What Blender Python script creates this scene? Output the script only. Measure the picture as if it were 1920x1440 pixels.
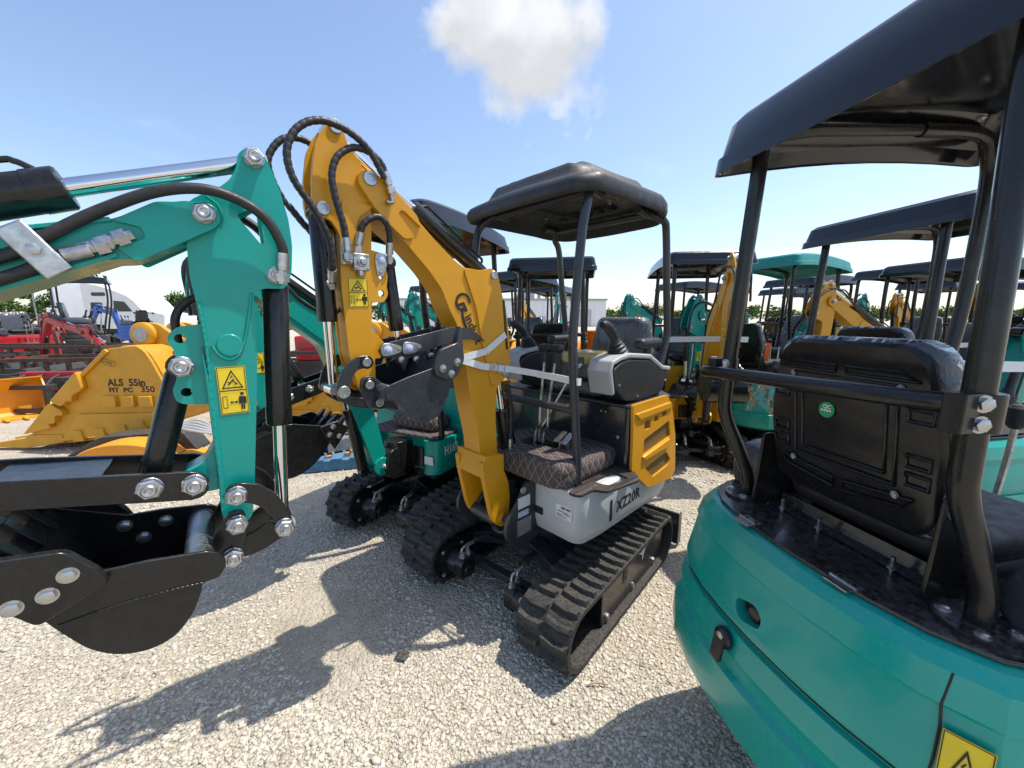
import bpy, bmesh, math, random
import numpy as np
from mathutils import Vector, Matrix, Quaternion
random.seed(7); RNG = np.random.default_rng(11)
for o in list(bpy.data.objects): bpy.data.objects.remove(o)
SC = bpy.context.scene; COL = SC.collection
PI = math.pi
R = math.radians
# ------------------------------------------------------------------ camera
cd = bpy.data.cameras.new('camera'); cam = bpy.data.objects.new('camera', cd); COL.objects.link(cam)
cd.sensor_width = 36; cd.lens = 36 * 721 / 1920; cd.clip_start = 0.02; cd.clip_end = 4000
cam.location = (0, 0, 1.55); cam.rotation_euler = (R(90 - 9.6), 0, 0)
SC.camera = cam
SC.render.resolution_x, SC.render.resolution_y = 1024, 768
# ------------------------------------------------------------------ sky, sun, exposure
SUN = Vector((.43, .08, 1)).normalized()
w = bpy.data.worlds.new('World'); SC.world = w; w.use_nodes = True
nt = w.node_tree; nt.nodes.clear(); N = nt.nodes.new; L = nt.links.new
out = N('ShaderNodeOutputWorld'); bg = N('ShaderNodeBackground'); bg.inputs['Strength'].default_value = .15
sky = N('ShaderNodeTexSky'); sky.sky_type = 'NISHITA'; sky.sun_disc = False
sky.sun_elevation = math.asin(SUN.z); sky.sun_rotation = math.atan2(SUN.x, SUN.y)
sky.air_density = 1.0; sky.dust_density = 1.2; sky.ozone_density = 3.0; sky.altitude = 100
tc = N('ShaderNodeTexCoord')
def vmath(op, a, b=None):
    n = N('ShaderNodeVectorMath'); n.operation = op
    (L(a, n.inputs[0]) if hasattr(a, 'links') else setattr(n.inputs[0], 'default_value', a))
    if b is not None: (L(b, n.inputs[1]) if hasattr(b, 'links') else setattr(n.inputs[1], 'default_value', b))
    return n
def fmath(op, a, b=None, clamp=False):
    n = N('ShaderNodeMath'); n.operation = op; n.use_clamp = clamp
    for i, q in enumerate((a, b)):
        if q is None: continue
        (L(q, n.inputs[i]) if hasattr(q, 'links') else setattr(n.inputs[i], 'default_value', q))
    return n.outputs[0]
def wnoise(scale, detail, rough, vec, off=(0, 0, 0)):
    m = vmath('ADD', vec, off); n = N('ShaderNodeTexNoise'); n.inputs['Scale'].default_value = scale
    n.inputs['Detail'].default_value = detail; n.inputs['Roughness'].default_value = rough; L(m.outputs[0], n.inputs['Vector'])
    return n.outputs[0]
dirn = vmath('NORMALIZE', tc.outputs['Generated']).outputs[0]
def px_dir(x, y):
    p = R(9.6); F = Vector((0, math.cos(p), -math.sin(p))); U = Vector((0, math.sin(p), math.cos(p)))
    return (F + Vector((1, 0, 0)) * ((x - 960) / 721) + U * ((720 - y) / 721)).normalized()
edge = wnoise(8, 10, .55, dirn)
masks = []
def blob(azel, rx, soft):
    d = vmath('DISTANCE', dirn, tuple(azel)).outputs['Value']
    q = fmath('SUBTRACT', 1.0, fmath('DIVIDE', d, rx))
    q = fmath('ADD', q, fmath('MULTIPLY', fmath('SUBTRACT', edge, .5), 2.6))
    return fmath('MULTIPLY', q, soft, True)
cu = fmath('MAXIMUM', blob(px_dir(1000, 100), .145, 1.9), blob(px_dir(915, 40), .105, 1.6))
cu = fmath('MULTIPLY', cu, fmath('ADD', .62, wnoise(16, 6, .5, dirn, (3, 1, 2)), True))
sep = N('ShaderNodeSeparateXYZ'); L(dirn, sep.inputs[0])
# thin broken haze clouds low over the horizon
st = vmath('MULTIPLY', dirn, (1, 1, 3.2)).outputs[0]
ci = fmath('MULTIPLY', fmath('SUBTRACT', wnoise(6.5, 8, .6, st, (5, 2, 1)), .56), 4.5, True)
band = fmath('MULTIPLY', fmath('SUBTRACT', .42, sep.outputs['Z']), 3.2, True)
ci = fmath('MULTIPLY', fmath('MULTIPLY', ci, band), .62)
mask = fmath('MAXIMUM', cu, ci)
mx = N('ShaderNodeMix'); mx.data_type = 'RGBA'
L(mask, mx.inputs['Factor'])
# sunlit white and grey base put into the cloud colour by noise
cs = wnoise(7, 4, .45, dirn, (1.2, .4, 7))
cr = N('ShaderNodeMapRange'); L(cs, cr.inputs[0]); cr.inputs[1].default_value = .35; cr.inputs[2].default_value = .6
cr.inputs[3].default_value = 3.0; cr.inputs[4].default_value = 4.3
cc = N('ShaderNodeCombineXYZ'); L(fmath('MULTIPLY', cr.outputs[0], .97), cc.inputs[0]); L(cr.outputs[0], cc.inputs[1]); L(fmath('MULTIPLY', cr.outputs[0], 1.05), cc.inputs[2])
hs = vmath('MULTIPLY', sky.outputs[0], (1.08, 1.02, .97))
L(hs.outputs[0], mx.inputs[6]); L(cc.outputs[0], mx.inputs[7])
L(mx.outputs[2], bg.inputs[0]); L(bg.outputs[0], out.inputs[0])
sl = bpy.data.lights.new('sun', 'SUN'); sl.energy = 3.3; sl.angle = R(.53); sl.color = (1, .94, .84)
so = bpy.data.objects.new('sun', sl); COL.objects.link(so)
so.rotation_euler = (-SUN).to_track_quat('-Z', 'Y').to_euler(); so.location = SUN * 60
vs = SC.view_settings; vs.view_transform = 'Standard'; vs.look = 'None'; vs.exposure = .74; vs.gamma = 1; vs.use_curve_mapping = False
SC.cycles.max_bounces = 8; SC.cycles.transparent_max_bounces = 12
# ------------------------------------------------------------------ materials
MATS = {}
def mat(name, col, rough=.5, metal=0., coat=0., var=.12, nscale=9., bump=0., bscale=60., dust=0., spec=.5):
    if name in MATS: return MATS[name]
    m = bpy.data.materials.new(name); m.use_nodes = True; t = m.node_tree; b = t.nodes['Principled BSDF']
    n, l = t.nodes.new, t.links.new
    b.inputs['Metallic'].default_value = metal; b.inputs['Coat Weight'].default_value = coat; b.inputs['Coat Roughness'].default_value = .08
    b.inputs['Specular IOR Level'].default_value = spec
    co = n('ShaderNodeTexCoord')
    nz = n('ShaderNodeTexNoise'); nz.inputs['Scale'].default_value = nscale; nz.inputs['Detail'].default_value = 6; l(co.outputs['Object'], nz.inputs['Vector'])
    mp = n('ShaderNodeMapRange'); l(nz.outputs[0], mp.inputs[0]); mp.inputs[1].default_value = .3; mp.inputs[2].default_value = .7
    mp.inputs[3].default_value = 1 - var; mp.inputs[4].default_value = 1 + var
    vm = n('ShaderNodeVectorMath'); vm.operation = 'SCALE'; vm.inputs[0].default_value = col; l(mp.outputs[0], vm.inputs['Scale'])
    src = vm.outputs[0]
    nr = n('ShaderNodeTexNoise'); nr.inputs['Scale'].default_value = nscale * 4.3; nr.inputs['Detail'].default_value = 5; l(co.outputs['Object'], nr.inputs['Vector'])
    rp = n('ShaderNodeMapRange'); l(nr.outputs[0], rp.inputs[0]); rp.inputs[1].default_value = .3; rp.inputs[2].default_value = .7
    rp.inputs[3].default_value = max(.02, rough * .75); rp.inputs[4].default_value = min(1, rough * 1.3)
    rsrc = rp.outputs[0]
    if dust > 0:      # settled limestone dust on upward faces
        ge = n('ShaderNodeNewGeometry'); sx = n('ShaderNodeSeparateXYZ'); l(ge.outputs['Normal'], sx.inputs[0])
        dn = n('ShaderNodeTexNoise'); dn.inputs['Scale'].default_value = 75; dn.inputs['Detail'].default_value = 8; dn.inputs['Roughness'].default_value = .7; l(co.outputs['Object'], dn.inputs['Vector'])
        a = n('ShaderNodeMapRange'); l(sx.outputs['Z'], a.inputs[0]); a.inputs[1].default_value = -.2; a.inputs[2].default_value = 1; a.inputs[3].default_value = .25; a.inputs[4].default_value = 1
        c = n('ShaderNodeMapRange'); l(dn.outputs[0], c.inputs[0]); c.inputs[1].default_value = .42; c.inputs[2].default_value = .72; c.inputs[4].default_value = dust
        q = n('ShaderNodeMath'); q.operation = 'MULTIPLY'; q.use_clamp = True; l(a.outputs[0], q.inputs[0]); l(c.outputs[0], q.inputs[1])
        mi = n('ShaderNodeMix'); mi.data_type = 'RGBA'; l(q.outputs[0], mi.inputs['Factor']); l(src, mi.inputs[6]); mi.inputs[7].default_value = (.36, .32, .26, 1)
        src = mi.outputs[2]
        ma = n('ShaderNodeMath'); ma.operation = 'ADD'; ma.use_clamp = True; l(rsrc, ma.inputs[0]); 
        qs = n('ShaderNodeMath'); qs.operation = 'MULTIPLY'; qs.inputs[1].default_value = .6; l(q.outputs[0], qs.inputs[0]); l(qs.outputs[0], ma.inputs[1]); rsrc = ma.outputs[0]
    l(src, b.inputs['Base Color']); l(rsrc, b.inputs['Roughness'])
    if bump > 0:
        bn = n('ShaderNodeTexNoise'); bn.inputs['Scale'].default_value = bscale; bn.inputs['Detail'].default_value = 4; l(co.outputs['Object'], bn.inputs['Vector'])
        bu = n('ShaderNodeBump'); bu.inputs['Strength'].default_value = bump; bu.inputs['Distance'].default_value = .004; l(bn.outputs[0], bu.inputs['Height']); l(bu.outputs[0], b.inputs['Normal'])
    MATS[name] = m
    return m
TEAL = mat('teal paint', (.0, .285, .235), .3, 0, .1, .06, 5, .05, 40, .07, .38)
TEALG = mat('gloss teal paint', (.0, .335, .27), .24, 0, .25, .07, 4, .05, 25, .13, .4)
TEALFAR = mat('teal paint weathered', (.0, .28, .23), .4, 0, .1, .1, 4)
YEL = mat('ochre yellow paint', (.60, .28, .009), .34, 0, .08, .07, 5, .06, 40, .06, .35)
YEL2 = mat('bright yellow plastic', (.70, .31, .008), .38, 0, .1, .04, 5)
YELB = mat('bucket yellow paint', (.60, .295, .012), .5, 0, 0, .1, 4, .1, 30, .12)
ORYEL = mat('orange yellow paint', (.72, .30, .012), .45, 0, 0, .08, 4, 0, 30, .15)
BLK = mat('gloss black paint', (.008, .008, .0085), .26, 0, .12, .2, 6, .06, 35, .06, .4)
BLKD = mat('dusty black paint', (.012, .012, .013), .25, 0, .4, .2, 6, .05, 35, .22)
GUN = mat('dark blue grey paint', (.022, .026, .034), .36, 0, .15, .12, 6, .06, 40, .16)
PLA = mat('black moulded plastic', (.014, .0145, .0165), .5, 0, 0, .12, 8, .2, 320, .06)
GUN2 = mat('gloss dark blue grey paint', (.016, .019, .026), .16, 0, .4, .1, 6, .03, 30, .05)
CAN = mat('gloss black canopy plastic', (.008, .0085, .012), .14, 0, .2, .15, 5, 0, 40, .03, .45)
RUB = mat('black rubber', (.018, .017, .017), .66, 0, 0, .2, 14, .3, 90, .25)
RUBH = mat('hydraulic hose rubber', (.014, .014, .015), .5, 0, 0, .1, 30, .1, 200, .1)
CHR = mat('chrome rod', (.72, .72, .73), .08, 1, 0, .03)
ZINC = mat('zinc plated steel', (.47, .475, .48), .36, 1, 0, .25, 60)
STEEL = mat('bare steel', (.36, .36, .37), .42, 1, 0, .15, 20)
GRY = mat('light grey paint', (.47, .495, .495), .35, 0, .3, .05, 5, .03, 40, .12)
GRYP = mat('grey plastic', (.38, .38, .38), .5, 0, 0, .06, 8)
CONS = mat('blue grey moulded cover', (.05, .055, .075), .35, 0, .2, .15, 6, 0, 40, .25)
WHT = mat('white paint', (.72, .73, .72), .35, 0, .2, .05, 3)
WHTF = mat('white sheet metal', (.66, .68, .70), .5, 0, 0, .06, 2)
STRAP = mat('white polyester strap', (.66, .67, .68), .75, 0, 0, .05, 60, .2, 300)
PAP = mat('white printed label', (.68, .69, .70), .5, 0, 0, .04, 60)
INK = mat('black print and hole shade', (.012, .012, .013), .5, 0, 0, .05)  # lettering and print, also the painted shade of slots and openings
WINK = mat('white print', (.74, .75, .75), .45, 0, 0, .03)
CASEY = mat('lemon yellow plastic', (.80, .60, .03), .4, 0, 0, .05, 8)
STY = mat('yellow warning film', (.80, .58, .015), .4, 0, 0, .04, 20)
RED = mat('red paint', (.45, .012, .02), .35, 0, .3, .08, 4)
BLU = mat('blue paint', (.012, .09, .38), .4, 0, .2, .08, 4)
ORG = mat('orange webbing', (.75, .13, .02), .7, 0, 0, .06, 40)
GREENST = mat('green label', (.02, .32, .10), .45)
WOOD = mat('pallet wood', (.36, .235, .12), .8, 0, 0, .25, 14, .3, 60)
BWOOD = mat('blue pallet wood', (.05, .17, .30), .75, 0, 0, .25, 14, .3, 60, .3)
RUST = mat('rusty steel', (.10, .055, .032), .8, 0, 0, .35, 12, .3, 80)
DKST = mat('dark attachment paint', (.025, .026, .028), .5, 0, 0, .25, 6, .1, 40, .4)
GLS = mat('dark window glass', (.02, .028, .032), .06, 0, 0, .05)
LBL = mat('blue white label', (.45, .52, .68), .5, 0, 0, .1, 60)
ALU = mat('aluminium plate', (.42, .42, .42), .5, .8, 0, .2, 30)
def mesh_mat():          # expanded metal: the wires stand on a dark cooler behind
    m = bpy.data.materials.new('expanded metal mesh'); m.use_nodes = True; t = m.node_tree; b = t.nodes['Principled BSDF']; n, l = t.nodes.new, t.links.new
    uv = n('ShaderNodeUVMap'); br = n('ShaderNodeTexVoronoi'); br.feature = 'DISTANCE_TO_EDGE'; br.inputs['Scale'].default_value = 115; br.inputs['Randomness'].default_value = .0
    mp = n('ShaderNodeMapping'); mp.inputs['Scale'].default_value = (1, .62, 1); mp.inputs['Rotation'].default_value = (0, 0, .6); l(uv.outputs[0], mp.inputs[0]); l(mp.outputs[0], br.inputs['Vector'])
    g = n('ShaderNodeMath'); g.operation = 'LESS_THAN'; g.inputs[1].default_value = .22; l(br.outputs['Distance'], g.inputs[0])
    mi = n('ShaderNodeMix'); mi.data_type = 'RGBA'; l(g.outputs[0], mi.inputs['Factor']); mi.inputs[6].default_value = (.012, .010, .008, 1); mi.inputs[7].default_value = (.27, .15, .035, 1)
    l(mi.outputs[2], b.inputs['Base Color']); b.inputs['Roughness'].default_value = .5
    bu = n('ShaderNodeBump'); bu.inputs['Strength'].default_value = .6; bu.inputs['Distance'].default_value = .003; l(g.outputs[0], bu.inputs['Height']); l(bu.outputs[0], b.inputs['Normal'])
    return m
MESHM = mesh_mat()
def quilt_mat(name, c, th):
    m = bpy.data.materials.new(name); m.use_nodes = True; t = m.node_tree; b = t.nodes['Principled BSDF']; n, l = t.nodes.new, t.links.new
    uv = n('ShaderNodeUVMap'); s = n('ShaderNodeSeparateXYZ'); l(uv.outputs[0], s.inputs[0])
    def mth(op, a, bb=None, cl=False):
        q = n('ShaderNodeMath'); q.operation = op; q.use_clamp = cl
        for i, e in enumerate((a, bb)):
            if e is None: continue
            (l(e, q.inputs[i]) if hasattr(e, 'links') else setattr(q.inputs[i], 'default_value', e))
        return q.outputs[0]
    a = mth('ADD', mth('MULTIPLY', s.outputs[0], 20.), mth('MULTIPLY', s.outputs[1], 12.)); c2 = mth('SUBTRACT', mth('MULTIPLY', s.outputs[0], 20.), mth('MULTIPLY', s.outputs[1], 12.))
    da = mth('ABSOLUTE', mth('SUBTRACT', mth('FRACT', a), .5)); dc = mth('ABSOLUTE', mth('SUBTRACT', mth('FRACT', c2), .5))
    d = mth('MINIMUM', da, dc)
    line = mth('LESS_THAN', d, .035)
    st = mth('GREATER_THAN', mth('FRACT', mth('MULTIPLY', s.outputs[1], 160.)), .25); line = mth('MULTIPLY', line, st)
    nz = n('ShaderNodeTexNoise'); nz.inputs['Scale'].default_value = 260; l(uv.outputs[0], nz.inputs[0])
    vr = n('ShaderNodeMix'); vr.data_type = 'RGBA'; l(nz.outputs[0], vr.inputs['Factor']); vr.inputs[6].default_value = (*[q * .7 for q in c], 1); vr.inputs[7].default_value = (*[q * 1.3 for q in c], 1)
    mi = n('ShaderNodeMix'); mi.data_type = 'RGBA'; l(line, mi.inputs['Factor']); l(vr.outputs[2], mi.inputs[6]); mi.inputs[7].default_value = (*th, 1)
    l(mi.outputs[2], b.inputs['Base Color']); b.inputs['Roughness'].default_value = .8; b.inputs['Specular IOR Level'].default_value = .3
    h = mth('POWER', mth('MULTIPLY', d, 2.), .5)
    bu = n('ShaderNodeBump'); bu.inputs['Strength'].default_value = .9; bu.inputs['Distance'].default_value = .008; l(h, bu.inputs['Height']); l(bu.outputs[0], b.inputs['Normal'])
    return m
QUILT = quilt_mat('quilted brown leatherette', (.085, .066, .062), (.42, .36, .32))
QUILTG = quilt_mat('quilted grey leatherette', (.06, .058, .062), (.30, .28, .28))
def film_mat():
    m = bpy.data.materials.new('clear plastic film'); m.use_nodes = True; t = m.node_tree; n, l = t.nodes.new, t.links.new
    t.nodes.clear(); o = n('ShaderNodeOutputMaterial'); tr = n('ShaderNodeBsdfTransparent'); gl = n('ShaderNodeBsdfGlossy'); df = n('ShaderNodeBsdfDiffuse')
    gl.inputs['Roughness'].default_value = .19; gl.inputs['Color'].default_value = (.9, .92, .95, 1); df.inputs['Color'].default_value = (.5, .52, .55, 1)
    co = n('ShaderNodeTexCoord'); mp = n('ShaderNodeMapping'); mp.inputs['Scale'].default_value = (1, 3.5, 1.2); mp.inputs['Rotation'].default_value = (.7, .3, .9); l(co.outputs['Object'], mp.inputs[0])
    nz = n('ShaderNodeTexNoise'); nz.inputs['Scale'].default_value = 5; nz.inputs['Detail'].default_value = 5; nz.inputs['Distortion'].default_value = .6; l(mp.outputs[0], nz.inputs[0])
    ri = n('ShaderNodeMath'); ri.operation = 'SUBTRACT'; l(nz.outputs[0], ri.inputs[0]); ri.inputs[1].default_value = .5
    ab = n('ShaderNodeMath'); ab.operation = 'ABSOLUTE'; l(ri.outputs[0], ab.inputs[0])
    bu = n('ShaderNodeBump'); bu.inputs['Strength'].default_value = .9; bu.inputs['Distance'].default_value = .045; bu.invert = True; l(ab.outputs[0], bu.inputs['Height'])
    l(bu.outputs[0], gl.inputs['Normal']); l(bu.outputs[0], df.inputs['Normal'])
    a = n('ShaderNodeMixShader'); a.inputs[0].default_value = .08; l(tr.outputs[0], a.inputs[1]); l(df.outputs[0], a.inputs[2])
    fr = n('ShaderNodeFresnel'); fr.inputs[0].default_value = 1.4; l(bu.outputs[0], fr.inputs['Normal'])
    fm = n('ShaderNodeMath'); fm.operation = 'MULTIPLY_ADD'; l(fr.outputs[0], fm.inputs[0]); fm.inputs[1].default_value = 1.0; fm.inputs[2].default_value = .03; fm.use_clamp = True
    b = n('ShaderNodeMixShader'); l(fm.outputs[0], b.inputs[0]); l(a.outputs[0], b.inputs[1]); l(gl.outputs[0], b.inputs[2]); l(b.outputs[0], o.inputs[0])
    return m
FILM = film_mat()
# ------------------------------------------------------------------ mesh tools
def V(*a): return Vector(a)
def basis(d, up=(0, 0, 1)):
    d = Vector(d).normalized(); u = Vector(up)
    if abs(d.dot(u.normalized())) > .98: u = Vector((1, 0, 0)) if abs(d.x) < .9 else Vector((0, 1, 0))
    a = u.cross(d).normalized(); return a, d.cross(a).normalized(), d
class MB:
    def __init__(s): s.v = []; s.f = []
    def add(s, v, f):
        k = len(s.v); s.v += [tuple(q) for q in v]; s.f += [tuple(i + k for i in q) for q in f]; return s
    def box(s, c, sz, rot=None):
        x, y, z = [q / 2 for q in sz]; P = [V(a * x, b * y, d * z) for d in (-1, 1) for b in (-1, 1) for a in (-1, 1)]
        if rot is not None:
            M = rot if isinstance(rot, Matrix) else Matrix.Rotation(rot, 3, 'Z'); P = [M @ p for p in P]
        c = Vector(c)
        return s.add([p + c for p in P], [(0, 2, 3, 1), (4, 5, 7, 6), (0, 1, 5, 4), (2, 6, 7, 3), (0, 4, 6, 2), (1, 3, 7, 5)])
    def bar(s, p0, p1, w, h, up=(0, 0, 1), w1=None, h1=None):
        p0 = Vector(p0); p1 = Vector(p1); a, b, d = basis(p1 - p0, up); w1 = w if w1 is None else w1; h1 = h if h1 is None else h1
        P = [p0 + a * (i * w / 2) + b * (j * h / 2) for i, j in ((-1, -1), (1, -1), (1, 1), (-1, 1))] + [p1 + a * (i * w1 / 2) + b * (j * h1 / 2) for i, j in ((-1, -1), (1, -1), (1, 1), (-1, 1))]
        return s.add(P, [(3, 2, 1, 0), (4, 5, 6, 7), (0, 1, 5, 4), (1, 2, 6, 5), (2, 3, 7, 6), (3, 0, 4, 7)])
    def rings(s, R_, closed=False, cap=True):
        n = len(R_[0]); k = len(s.v)
        for r in R_: s.v += [tuple(p) for p in r]
        m = len(R_)
        for i in range(m if closed else m - 1):
            for j in range(n):
                a = k + i * n + j; b = k + i * n + (j + 1) % n; c = k + ((i + 1) % m) * n + (j + 1) % n; d = k + ((i + 1) % m) * n + j
                s.f.append((a, b, c, d))
        if cap and not closed:
            s.f.append(tuple(k + j for j in reversed(range(n)))); s.f.append(tuple(k + (m - 1) * n + j for j in range(n)))
        return s
    def lathe(s, prof, p0, d, n=18):      # prof: (height along d, radius)
        a, b, d = basis(d); p0 = Vector(p0)
        return s.rings([[p0 + d * h + (a * math.cos(t) + b * math.sin(t)) * max(r, 1e-4) for t in [2 * PI * i / n for i in range(n)]] for h, r in prof])
    def cyl(s, p0, p1, r, r1=None, n=16):
        p0 = Vector(p0); p1 = Vector(p1); h = (p1 - p0).length; return s.lathe([(0, r), (h, r if r1 is None else r1)], p0, p1 - p0, n)
    def tube(s, path, r, n=10, rf=None):
        P = [Vector(p) for p in path]; m = len(P); T = [(P[min(i + 1, m - 1)] - P[max(i - 1, 0)]).normalized() for i in range(m)]
        a, b, _ = basis(T[0]); RR = []
        for i in range(m):
            a = (a - T[i] * a.dot(T[i])).normalized(); b = T[i].cross(a); rr = r if rf is None else rf(i)
            RR.append([P[i] + (a * math.cos(t) + b * math.sin(t)) * rr for t in [2 * PI * j / n for j in range(n)]])
        return s.rings(RR)
    def prism(s, poly, a0, a1, ax='y'):
        def p3(u, w_, a): return (u, a, w_) if ax == 'y' else ((a, u, w_) if ax == 'x' else (u, w_, a))
        n = len(poly); ar = sum(poly[i][0] * poly[(i + 1) % n][1] - poly[(i + 1) % n][0] * poly[i][1] for i in range(n))
        if (ar < 0) != (ax == 'y'): poly = poly[::-1]
        lo, hi = min(a0, a1), max(a0, a1)
        k = len(s.v); s.v += [p3(u, q, lo) for u, q in poly] + [p3(u, q, hi) for u, q in poly]
        s.f.append(tuple(k + i for i in reversed(range(n)))); s.f.append(tuple(k + n + i for i in range(n)))
        for i in range(n): j = (i + 1) % n; s.f.append((k + i, k + j, k + n + j, k + n + i))
        return s
    def ell(s, c, r, nu=14, nv=8):
        c = Vector(c)
        return s.rings([[c + V(r[0] * math.cos(t) * math.cos(p), r[1] * math.sin(t) * math.cos(p), r[2] * math.sin(p)) for t in [2 * PI * i / nu for i in range(nu)]] for p in [(-.5 + (j + .02) / (nv + .04)) * PI for j in range(nv + 1)]])
    def move(s, M): s.v = [tuple(M @ Vector(p)) for p in s.v]; return s
def fil(poly, r, n=4):            # round the corners of a polygon
    o = []; m = len(poly)
    for i in range(m):
        p = Vector(poly[i]); a = Vector(poly[i - 1]); b = Vector(poly[(i + 1) % m]); u = a - p; w_ = b - p
        rr = r[i] if isinstance(r, (list, tuple)) else r
        k = min(rr, u.length * .45, w_.length * .45)
        if k < 1e-5: o.append(tuple(p)); continue
        A = p + u.normalized() * k; B = p + w_.normalized() * k
        for j in range(n + 1): t = j / n; o.append(tuple(A * (1 - t) ** 2 + p * 2 * t * (1 - t) + B * t * t))
    return o
def spl(P, k=8):                  # Catmull-Rom through points
    P = [Vector(p) for p in P]; P = [P[0] * 2 - P[1]] + P + [P[-1] * 2 - P[-2]]; o = []
    for i in range(1, len(P) - 2):
        for j in range(k):
            t = j / k; a, b, c, d = P[i - 1:i + 3]
            o.append(.5 * ((2 * b) + (c - a) * t + (2 * a - 5 * b + 4 * c - d) * t * t + (3 * b - a - 3 * c + d) * t ** 3))
    return o + [P[-2]]
def circ(cx, cz, r, a0=0, a1=360, n=12): return [(cx + r * math.cos(R(a0 + (a1 - a0) * i / n)), cz + r * math.sin(R(a0 + (a1 - a0) * i / n))) for i in range(n + (a1 - a0 != 360))]
def obj(name, mb, material, parent=None, sm=35, bev=0., loc=None, rot=None, uvbox=False):
    me = bpy.data.meshes.new(name)
    if isinstance(mb, MB): me.from_pydata(mb.v, [], mb.f); me.validate()
    else: me = mb
    if uvbox:
        uv = me.uv_layers.new(name='UVMap')
        for p in me.polygons:
            a = max(range(3), key=lambda i: abs(p.normal[i])); i0, i1 = [(1, 2), (0, 2), (0, 1)][a]
            for li in p.loop_indices: c = me.vertices[me.loops[li].vertex_index].co; uv.data[li].uv = (c[i0], c[i1])
    me.materials.clear(); me.materials.append(material)
    if sm: me.polygons.foreach_set('use_smooth', [True] * len(me.polygons)); me.set_sharp_from_angle(angle=R(sm))
    o = bpy.data.objects.new(name, me); COL.objects.link(o)
    if parent is not None: o.parent = parent
    if loc is not None: o.location = loc
    if rot is not None: o.rotation_euler = rot
    if bev:
        b = o.modifiers.new('edge', 'BEVEL'); b.width = bev; b.segments = 2; b.limit_method = 'ANGLE'; b.angle_limit = R(40)
    return o
def thing(name, label, cat, loc=(0, 0, 0), deg=0, group=None, sc=1.):
    o = bpy.data.objects.new(name, None); COL.objects.link(o); o.location = loc; o.rotation_euler = (0, 0, R(deg)); o.empty_display_size = .1
    o.scale = (sc,) * 3
    return tag(o, label, cat, group)
def tag(o, label, cat, group=None):
    o['label'] = label; o['category'] = cat
    if group: o['group'] = group
    return o
def kind(o, k): o['kind'] = k; return o
SHARED = {}
def inst(name, key, maker, material, parent, M, sm=35):
    if key not in SHARED:
        me = bpy.data.meshes.new(key); b = maker(); me.from_pydata(b.v, [], b.f); me.validate(); me.materials.append(material)
        if sm: me.polygons.foreach_set('use_smooth', [True] * len(me.polygons)); me.set_sharp_from_angle(angle=R(sm))
        SHARED[key] = me
    o = bpy.data.objects.new(name, SHARED[key]); COL.objects.link(o); o.parent = parent; o.matrix_local = M; return o
def mk_nut():       # flange nut with the pin end standing out, unit radius, axis +Z
    b = MB(); b.lathe([(0, .92), (.1, .92), (.14, .88)], (0, 0, 0), (0, 0, 1), 20); b.lathe([(.14, .93), (.66, .95), (.78, .78)], (0, 0, 0), (0, 0, 1), 6)
    b.lathe([(.7, .55), (1.0, .55), (1.1, .45), (1.08, .3), (1.0, .2)], (0, 0, 0), (0, 0, 1), 16); return b
def mk_hex(): b = MB(); b.lathe([(0, 1.15), (.14, 1.15)], (0, 0, 0), (0, 0, 1), 18); b.lathe([(.14, .88), (.62, .9), (.72, .72)], (0, 0, 0), (0, 0, 1), 6); return b
def mk_pin(): b = MB(); b.lathe([(0, 1), (.3, 1), (.36, .93), (.36, .62), (.2, .58), (.2, .1)], (0, 0, 0), (0, 0, 1), 22); return b
MK = {'nut': mk_nut, 'hex': mk_hex, 'pin': mk_pin}
def bolt(parent, p, d, r, k='nut', m=None, name='bolt'):
    m = m or ZINC; a, b, c = basis(d); M = Matrix((( *[a[0], b[0], c[0]], 0), (a[1], b[1], c[1], 0), (a[2], b[2], c[2], 0), (0, 0, 0, 1)))
    return inst(name, k + m.name, MK[k], m, parent, Matrix.Translation(p) @ M @ Matrix.Rotation(random.random() * 3, 4, 'Z') @ Matrix.Scale(r, 4))
def text(s, size, material, parent, o, u, v, name='lettering', off=0., width=1., align='LEFT', sp=1.):
    c = bpy.data.curves.new('t', 'FONT'); c.body = s; c.size = size; c.offset = off; c.extrude = .0004; c.align_x = align; c.space_character = sp; c.resolution_u = 3
    t = bpy.data.objects.new('t', c); me = bpy.data.meshes.new_from_object(t); bpy.data.objects.remove(t)
    u = Vector(u).normalized() * width; v = Vector(v).normalized(); n = u.cross(v).normalized(); o = Vector(o)
    for p in me.vertices: p.co = o + u * p.co.x + v * p.co.y + n * (p.co.z + .0012)
    return obj(name, me, material, parent, sm=0)
def quad(parent, name, material, o, u, v, w_, h, lift=.001, r=.0):
    u = Vector(u).normalized(); v = Vector(v).normalized(); n = u.cross(v); o = Vector(o) + n * lift
    P = fil([(0, 0), (w_, 0), (w_, h), (0, h)], r) if r else [(0, 0), (w_, 0), (w_, h), (0, h)]
    b = MB(); k = len(P); b.add([o + u * a + v * c for a, c in P] + [o + u * a + v * c - n * .0008 for a, c in P], [tuple(range(k))] + [(i, i + k, (i + 1) % k + k, (i + 1) % k) for i in range(k)])
    return obj(name, b, material, parent, sm=0)
def flat(b, o, u, v, pts, lift):
    u = Vector(u).normalized(); v = Vector(v).normalized(); n = u.cross(v); o = Vector(o) + n * lift; k = len(b.v)
    b.v += [tuple(o + u * a + v * c) for a, c in pts]; b.f.append(tuple(range(k, k + len(pts))))
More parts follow.
